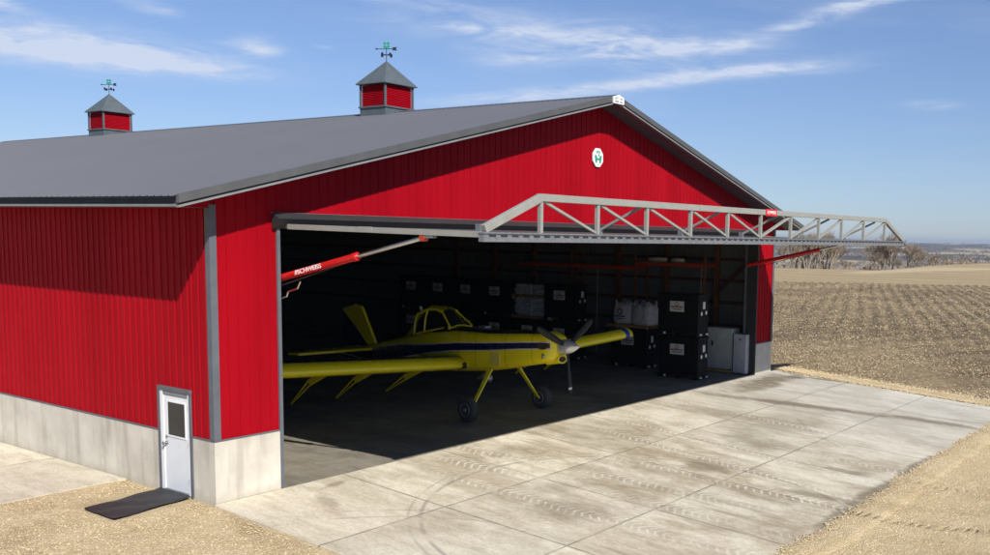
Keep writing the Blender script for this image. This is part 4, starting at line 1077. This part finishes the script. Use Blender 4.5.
# pallet rack with orange beams against the right wall
k=thing('pallet_rack','orange beam pallet rack along the right wall above the totes','rack',(0,0,0))
for y in (2.45,5.85,9.3):
    mb=MB(); mb.box((23.35,y-.04,.008),(23.43,y+.04,4.6),M['wood']); mb.box((24.25,y-.04,.008),(24.33,y+.04,4.6),M['wood']); mb.build('upright',k)
for y0,y1,zz in ((2.49,5.81,4.24),(5.89,9.26,4.02),(9.34,12.5,4.02)):
    for x in(23.35,24.25):
        mb=MB(); mb.box((x,y0,zz-.07),(x+.06,y1,zz+.06),M['reddark']); mb.build('beam',k)
for y0,y1,zz in((2.49,5.81,2.55),):
    mb=MB(); mb.box((23.35,y0,zz-.05),(23.41,y1,zz+.05),M['reddark']); mb.build('beam',k)
for y,L,lab in((5.0,.9,'longer pale rolled bundle on the top rack beam'),(4.0,.6,'shorter pale rolled bundle on the top rack beam')):
    mb=MB(); mb.rings([[(23.8+r*math.cos(q*math.pi/8),y+a,4.42+r*.8*math.sin(q*math.pi/8)) for q in range(16)] for a,r in((-L*.5,.06),(-L*.45,.11),(0,.13),(L*.45,.11),(L*.5,.06))],M['brownroll'])
    o=mb.build('rolled_bundle'); tag(o,lab,'bundle','rolled bundles on the rack')
    mbs=MB(); mbs.box((23.36,y-L*.55,4.302),(24.3,y+L*.55,4.315),M['pallet']); mbs.build('shelf_board',k)

# ------------------------------------------------------------------ bare trees
def bare_tree(seed,hh):
    rnd=random.Random(seed); tr=MB(); cr_=MB(); 
    def br(p,d,L,r,dep):
        q=p+d*L
        tgt=tr if dep<2 else cr_
        tgt.tube(p,q,max(r,.011),max(r*.65,.011),M['bark'] if dep<2 else M['twig'],5 if dep<3 else 3,cap=False,smooth=False)
        if dep>=5: return
        n=(3,3,4,4,5)[dep]
        for k in range(n):
            a=rnd.uniform(0,6.28); sp=rnd.uniform(.25,.75)
            e=Vector((math.cos(a),math.sin(a),0))
            nd=(d+e*sp+Vector((0,0,.12))).normalized()
            br(q if k<2 else p+d*L*rnd.uniform(.5,.95),nd,L*rnd.uniform(.62,.85),r*.6,dep+1)
    stems=rnd.choice((1,2,3))
    for k in range(stems):
        a=rnd.uniform(0,6.28); br(Vector((math.cos(a)*.2,math.sin(a)*.2,0)),Vector((math.cos(a)*.25*(stems>1),math.sin(a)*.25*(stems>1),1)).normalized(),hh*.24,hh*.022,0)
    t=thing('bare_tree','','tree',(0,0,0),0,'bare winter trees along the field edge')
    tr.build('trunk',t,fixn=False); cr_.build('crown',t,fixn=False)
    return t
protos=[bare_tree(11,8),bare_tree(23,8),bare_tree(37,8),bare_tree(51,8)]
def wpos(az,r): return CX+r*math.sin(R(az)),CY+r*math.cos(R(az))
TREES=[]
rt=random.Random(8)
for i,(az,r,s) in enumerate([(65.25,186,.85),(65.5,190,1.0),(65.8,192,1.05),(66.1,195,1.1),(66.35,190,1.15),(66.6,194,1.2),(66.85,196,1.15),(67.1,193,1.2),(67.35,198,1.2),(67.6,196,1.1),(67.85,200,.9),
   (65.65,200,1.1),(66.25,204,1.25),(66.75,206,1.3),(67.25,208,1.3),(68.5,215,.5),(68.8,218,.45),
   (70.35,232,1.0),(70.7,238,1.45),(71.0,235,1.6),(71.2,240,1.45),(71.65,238,.6),(72.2,242,1.1),(72.5,246,.6),(72.9,246,.75),(73.3,250,.45),(73.6,252,.5),(74.0,256,.4),(69.9,236,.5)]):
    TREES.append((az,r,s))
where=['at the left end of the thicket beside the hangar','in the thicket under the door tip','in the sparse row right of the door tip']
for i,(az,r,s) in enumerate(TREES):
    o=protos[i] if i<4 else copy_tree(protos[i%4])
    x,y=wpos(az,r); o.location=(x,y,zt(x,y)-.3); o.scale=(s*rt.uniform(.9,1.1),)*2+(s,); o.rotation_euler=(0,0,rt.uniform(0,6.28))
    grp=0 if i<15 else 1
    o['label']='leafless grey brown tree in the dense thicket just right of the hangar wall' if az<68 else 'leafless pale tree in the looser clump beyond the stubble field, right of the thicket'
    o['group']='bare trees of the thicket beside the hangar' if az<68 else 'bare trees of the looser clump'
def woods():
    rnd=random.Random(12); mb=MB(); vs=[];fs=[]; n=0
    def clump(x,y,z,h,w,k):
        for q in range(k):
            a=rnd.uniform(0,6.28); rr=rnd.random()**.5*w; c=Vector((x+math.cos(a)*rr,y+math.sin(a)*rr,z+h*rnd.uniform(.15,1)*(1-.5*(rr/w)**2)))
            s=h*rnd.uniform(.10,.24); o=len(vs)
            for j in range(3): vs.append((c.x+rnd.uniform(-1,1)*s,c.y+rnd.uniform(-1,1)*s,c.z+rnd.uniform(-1,1)*s))
            fs.append((o,o+1,o+2))
    while n<11000:
        az=rnd.uniform(52,88); r=420*math.exp(rnd.random()*2.3)
        x,y=wpos(az,r); d=noise.noise((x*.0028,y*.0028,2.0))+.25*noise.noise((x*.011,y*.011,6))
        lim=(-.10 if r>950 else .30)-(.06 if az>68 else 0)
        if d<lim: continue
        h=rnd.uniform(3,5.5)*(.6 if r<900 else 1)*(1+r/7000); clump(x,y,zt(x,y),h,h*.6,12); n+=1
    mb.add(vs,fs,M['wood_far']); o=mb.build('distant_woods',fixn=False); o['kind']='stuff'
    tag(o,'dull purple grey leafless woods covering the far hills','woods')
    # low pale brush behind the thicket
    vs2=[];fs2=[]; vs=vs2;fs=fs2; n=0
    mb=MB()
    for _ in range(700):
        az=rnd.uniform(63,75.5); r=rnd.uniform(190,300) if az<71 else rnd.uniform(245,330); x,y=wpos(az,r)
        if az<65 or 67.9<az<69.6: 
            if rnd.random()<.75: continue
        if noise.noise((x*.03,y*.03,1))<-.05: continue
        h=rnd.uniform(1.0,2.6)
        for q in range(14):
            a=rnd.uniform(0,6.28); rr=rnd.random()**.5*h*.7; c=Vector((x+math.cos(a)*rr,y+math.sin(a)*rr,zt(x,y)+h*rnd.uniform(.1,1)*(1-.5*(rr/(h*.7))**2))); s=h*rnd.uniform(.06,.16); o_=len(vs2)
            for j in range(3): vs2.append((c.x+rnd.uniform(-1,1)*s,c.y+rnd.uniform(-1,1)*s,c.z+rnd.uniform(-1,1)*s*1.6))
            fs2.append((o_,o_+1,o_+2))
    mb.add(vs2,fs2,M['twig']); o=mb.build('brush',fixn=False); o['kind']='stuff'; tag(o,'low tan winter brush in the dip beyond the field','brush')
woods()

# ------------------------------------------------------------------ air
mb=MB(); mb.box((-6900,-6900,-60),(6900,6900,22),M['white']); mb.mats=[]
hz=bpy.data.materials.new('haze_air'); hz.use_nodes=True; t=hz.node_tree; t.nodes.clear()
o_=t.nodes.new('ShaderNodeOutputMaterial'); pv=t.nodes.new('ShaderNodeVolumePrincipled'); pv.inputs['Color'].default_value=(.66,.80,1,1); pv.inputs['Density'].default_value=1.5e-4
pv.inputs['Anisotropy'].default_value=.2
t.links.new(pv.outputs[0],o_.inputs['Volume'])
mb.mats=[hz]; o=mb.build('haze'); o['kind']='stuff'; tag(o,'faint blue haze over the far hills','haze')

# ------------------------------------------------------------------ light and sky
SD=Vector((.55,1,-.93)).normalized()
elev=math.asin(-SD.z); azs=math.atan2(-SD.x,-SD.y)
sun=bpy.data.lights.new('sun','SUN'); sun.energy=4.6; sun.angle=R(.5); sun.color=(1,.95,.87)
so=bpy.data.objects.new('sun',sun); COL.objects.link(so); so.rotation_euler=SD.to_track_quat('-Z','Y').to_euler(); so.location=(-20,-30,30)
wd=bpy.data.worlds.new('World'); scene.world=wd; wd.use_nodes=True; t=wd.node_tree; t.nodes.clear()
out=t.nodes.new('ShaderNodeOutputWorld'); bg=t.nodes.new('ShaderNodeBackground'); t.links.new(bg.outputs[0],out.inputs[0])
sky=t.nodes.new('ShaderNodeTexSky'); sky.sky_type='NISHITA'; sky.sun_disc=False; sky.sun_elevation=elev; sky.sun_rotation=azs; sky.altitude=300
sky.air_density=1.0; sky.dust_density=.15; sky.ozone_density=1.5
bg.inputs['Strength'].default_value=.077
tc=t.nodes.new('ShaderNodeTexCoord'); sp=t.nodes.new('ShaderNodeSeparateXYZ'); t.links.new(tc.outputs['Generated'],sp.inputs[0])
az=math_(t,'DEGREES',math_(t,'ARCTAN2',sp.outputs[0],sp.outputs[1])); el=math_(t,'DEGREES',math_(t,'ARCSINE',sp.outputs[2]))
cb=t.nodes.new('ShaderNodeCombineXYZ'); t.links.new(az,cb.inputs[0]); t.links.new(el,cb.inputs[1])
wisp=noi(t,cb.outputs[0],.55,8,.62,.6,sc=(.42,2.1,1)); wisp2=noi(t,cb.outputs[0],1.4,8,.6,.3,sc=(.35,1.6,1))
tot=None
CL=[(26.0,9.1,5.5,.8,-3,.75),(38.5,9.9,.5,.1,0,.2),(27.2,8.6,5.6,.6,-1.5,.95),(24.5,8.3,3.5,.5,-3,.8),(31,8.45,3.2,.45,-4,.7),(35.1,9.62,1.0,.40,-6,1.15),(33.0,9.7,.8,.12,0,.3),(52.5,11.2,7.5,.9,-2,.8),(56,10.6,4.5,.6,2,.7),(60.5,10.9,2.6,.28,2,.6),(49.5,9.9,2.2,.4,3,.55),
    (54.5,8.5,8.5,.33,7,.85),(62.5,9.55,4.6,.36,3,1.0),(50,7.7,3,.3,3,.5),(66.8,12.5,3.2,.36,16,.9),(70,13.3,2.5,.3,5,.6),(72.8,7.6,1.4,.25,0,.4),(46.5,11.5,3,.25,-3,.45),(23.0,10.5,1.2,.35,-10,.7),(29.9,11.1,1.1,.3,-8,.5),(44,12.6,4,.3,-3,.4)]
for (a,e,ra,re_,tilt,amp) in CL:
    ca,sa=math.cos(R(tilt)),math.sin(R(tilt))
    dx=math_(t,'SUBTRACT',az,a); dy=math_(t,'SUBTRACT',el,e)
    u=math_(t,'DIVIDE',math_(t,'ADD',math_(t,'MULTIPLY',dx,ca),math_(t,'MULTIPLY',dy,sa)),ra)
    v=math_(t,'DIVIDE',math_(t,'ADD',math_(t,'MULTIPLY',dx,-sa),math_(t,'MULTIPLY',dy,ca)),re_)
    d=math_(t,'ADD',math_(t,'MULTIPLY',u,u),math_(t,'MULTIPLY',v,v))
    g=math_(t,'MULTIPLY',math_(t,'EXPONENT',math_(t,'MULTIPLY',d,-.9)),amp)
    tot=g if tot is None else math_(t,'ADD',tot,g)
cl=math_(t,'MULTIPLY',tot,ramp(t,wisp,[(.32,.12),(.66,1.5)]))
cl=math_(t,'MULTIPLY',cl,ramp(t,wisp2,[(.3,.5),(.65,1.2)]))
gen=math_(t,'MULTIPLY',ramp(t,noi(t,cb.outputs[0],.09,6,.6,.4,sc=(.5,2,1)),[(.55,0.),(.75,.22)]),1)
cl=math_(t,'MULTIPLY',math_(t,'ADD',cl,gen),.85,clamp=True)
cl=math_(t,'MINIMUM',cl,.85)
mx=mixc(t,cl,sky.outputs[0],(7.3,7.9,8.9))
tr=t.nodes.new('ShaderNodeValToRGB'); e_=tr.color_ramp.elements
e_[0].position=0.; e_[0].color=(.52,.65,1.0,1); e_[1].position=.6; e_[1].color=(.78,.845,1.06,1)
e3=e_.new(.25); e3.color=(.66,.735,.97,1)
t.links.new(math_(t,'DIVIDE',el,20.),tr.inputs[0])
skc=mixc(t,1.,sky.outputs[0],tr.outputs[0],'MULTIPLY'); mx=mixc(t,cl,skc,(6.4,7.1,8.6))
t.links.new(mx,bg.inputs['Color'])

# ------------------------------------------------------------------ camera
cd=bpy.data.cameras.new('camera'); cam=bpy.data.objects.new('camera',cd); COL.objects.link(cam); scene.camera=cam
rt_=Vector((0.55178,-0.83371,0.02144)); fwv=Vector((0.8305,0.5469,-0.1053)).normalized()
yaw,pitch,roll=.9884323,-.1054471,.02156201
fwv=Vector((math.sin(yaw)*math.cos(pitch),math.cos(yaw)*math.cos(pitch),math.sin(pitch)))
r0=Vector((math.cos(yaw),-math.sin(yaw),0)); u0=r0.cross(fwv); r1=r0*math.cos(roll)+u0*math.sin(roll); u1=u0*math.cos(roll)-r0*math.sin(roll)
cam.matrix_world=Matrix(((r1.x,u1.x,-fwv.x,-10.7814),(r1.y,u1.y,-fwv.y,-16.9808),(r1.z,u1.z,-fwv.z,5.41437),(0,0,0,1)))
cd.sensor_fit='HORIZONTAL'; cd.sensor_width=36; cd.lens=958.935/990*36; cd.shift_x=-145.58/990; cd.shift_y=59.66/990
cd.clip_start=.1; cd.clip_end=20000
scene.render.engine='CYCLES'
scene.view_settings.view_transform='Standard'; scene.view_settings.look='None'; scene.view_settings.exposure=.42; scene.view_settings.gamma=1
scene.cycles.max_bounces=8; scene.cycles.diffuse_bounces=4; scene.cycles.volume_bounces=0
scene.cycles.use_denoising=True
scene.cycles.caustics_reflective=False; scene.cycles.caustics_refractive=False
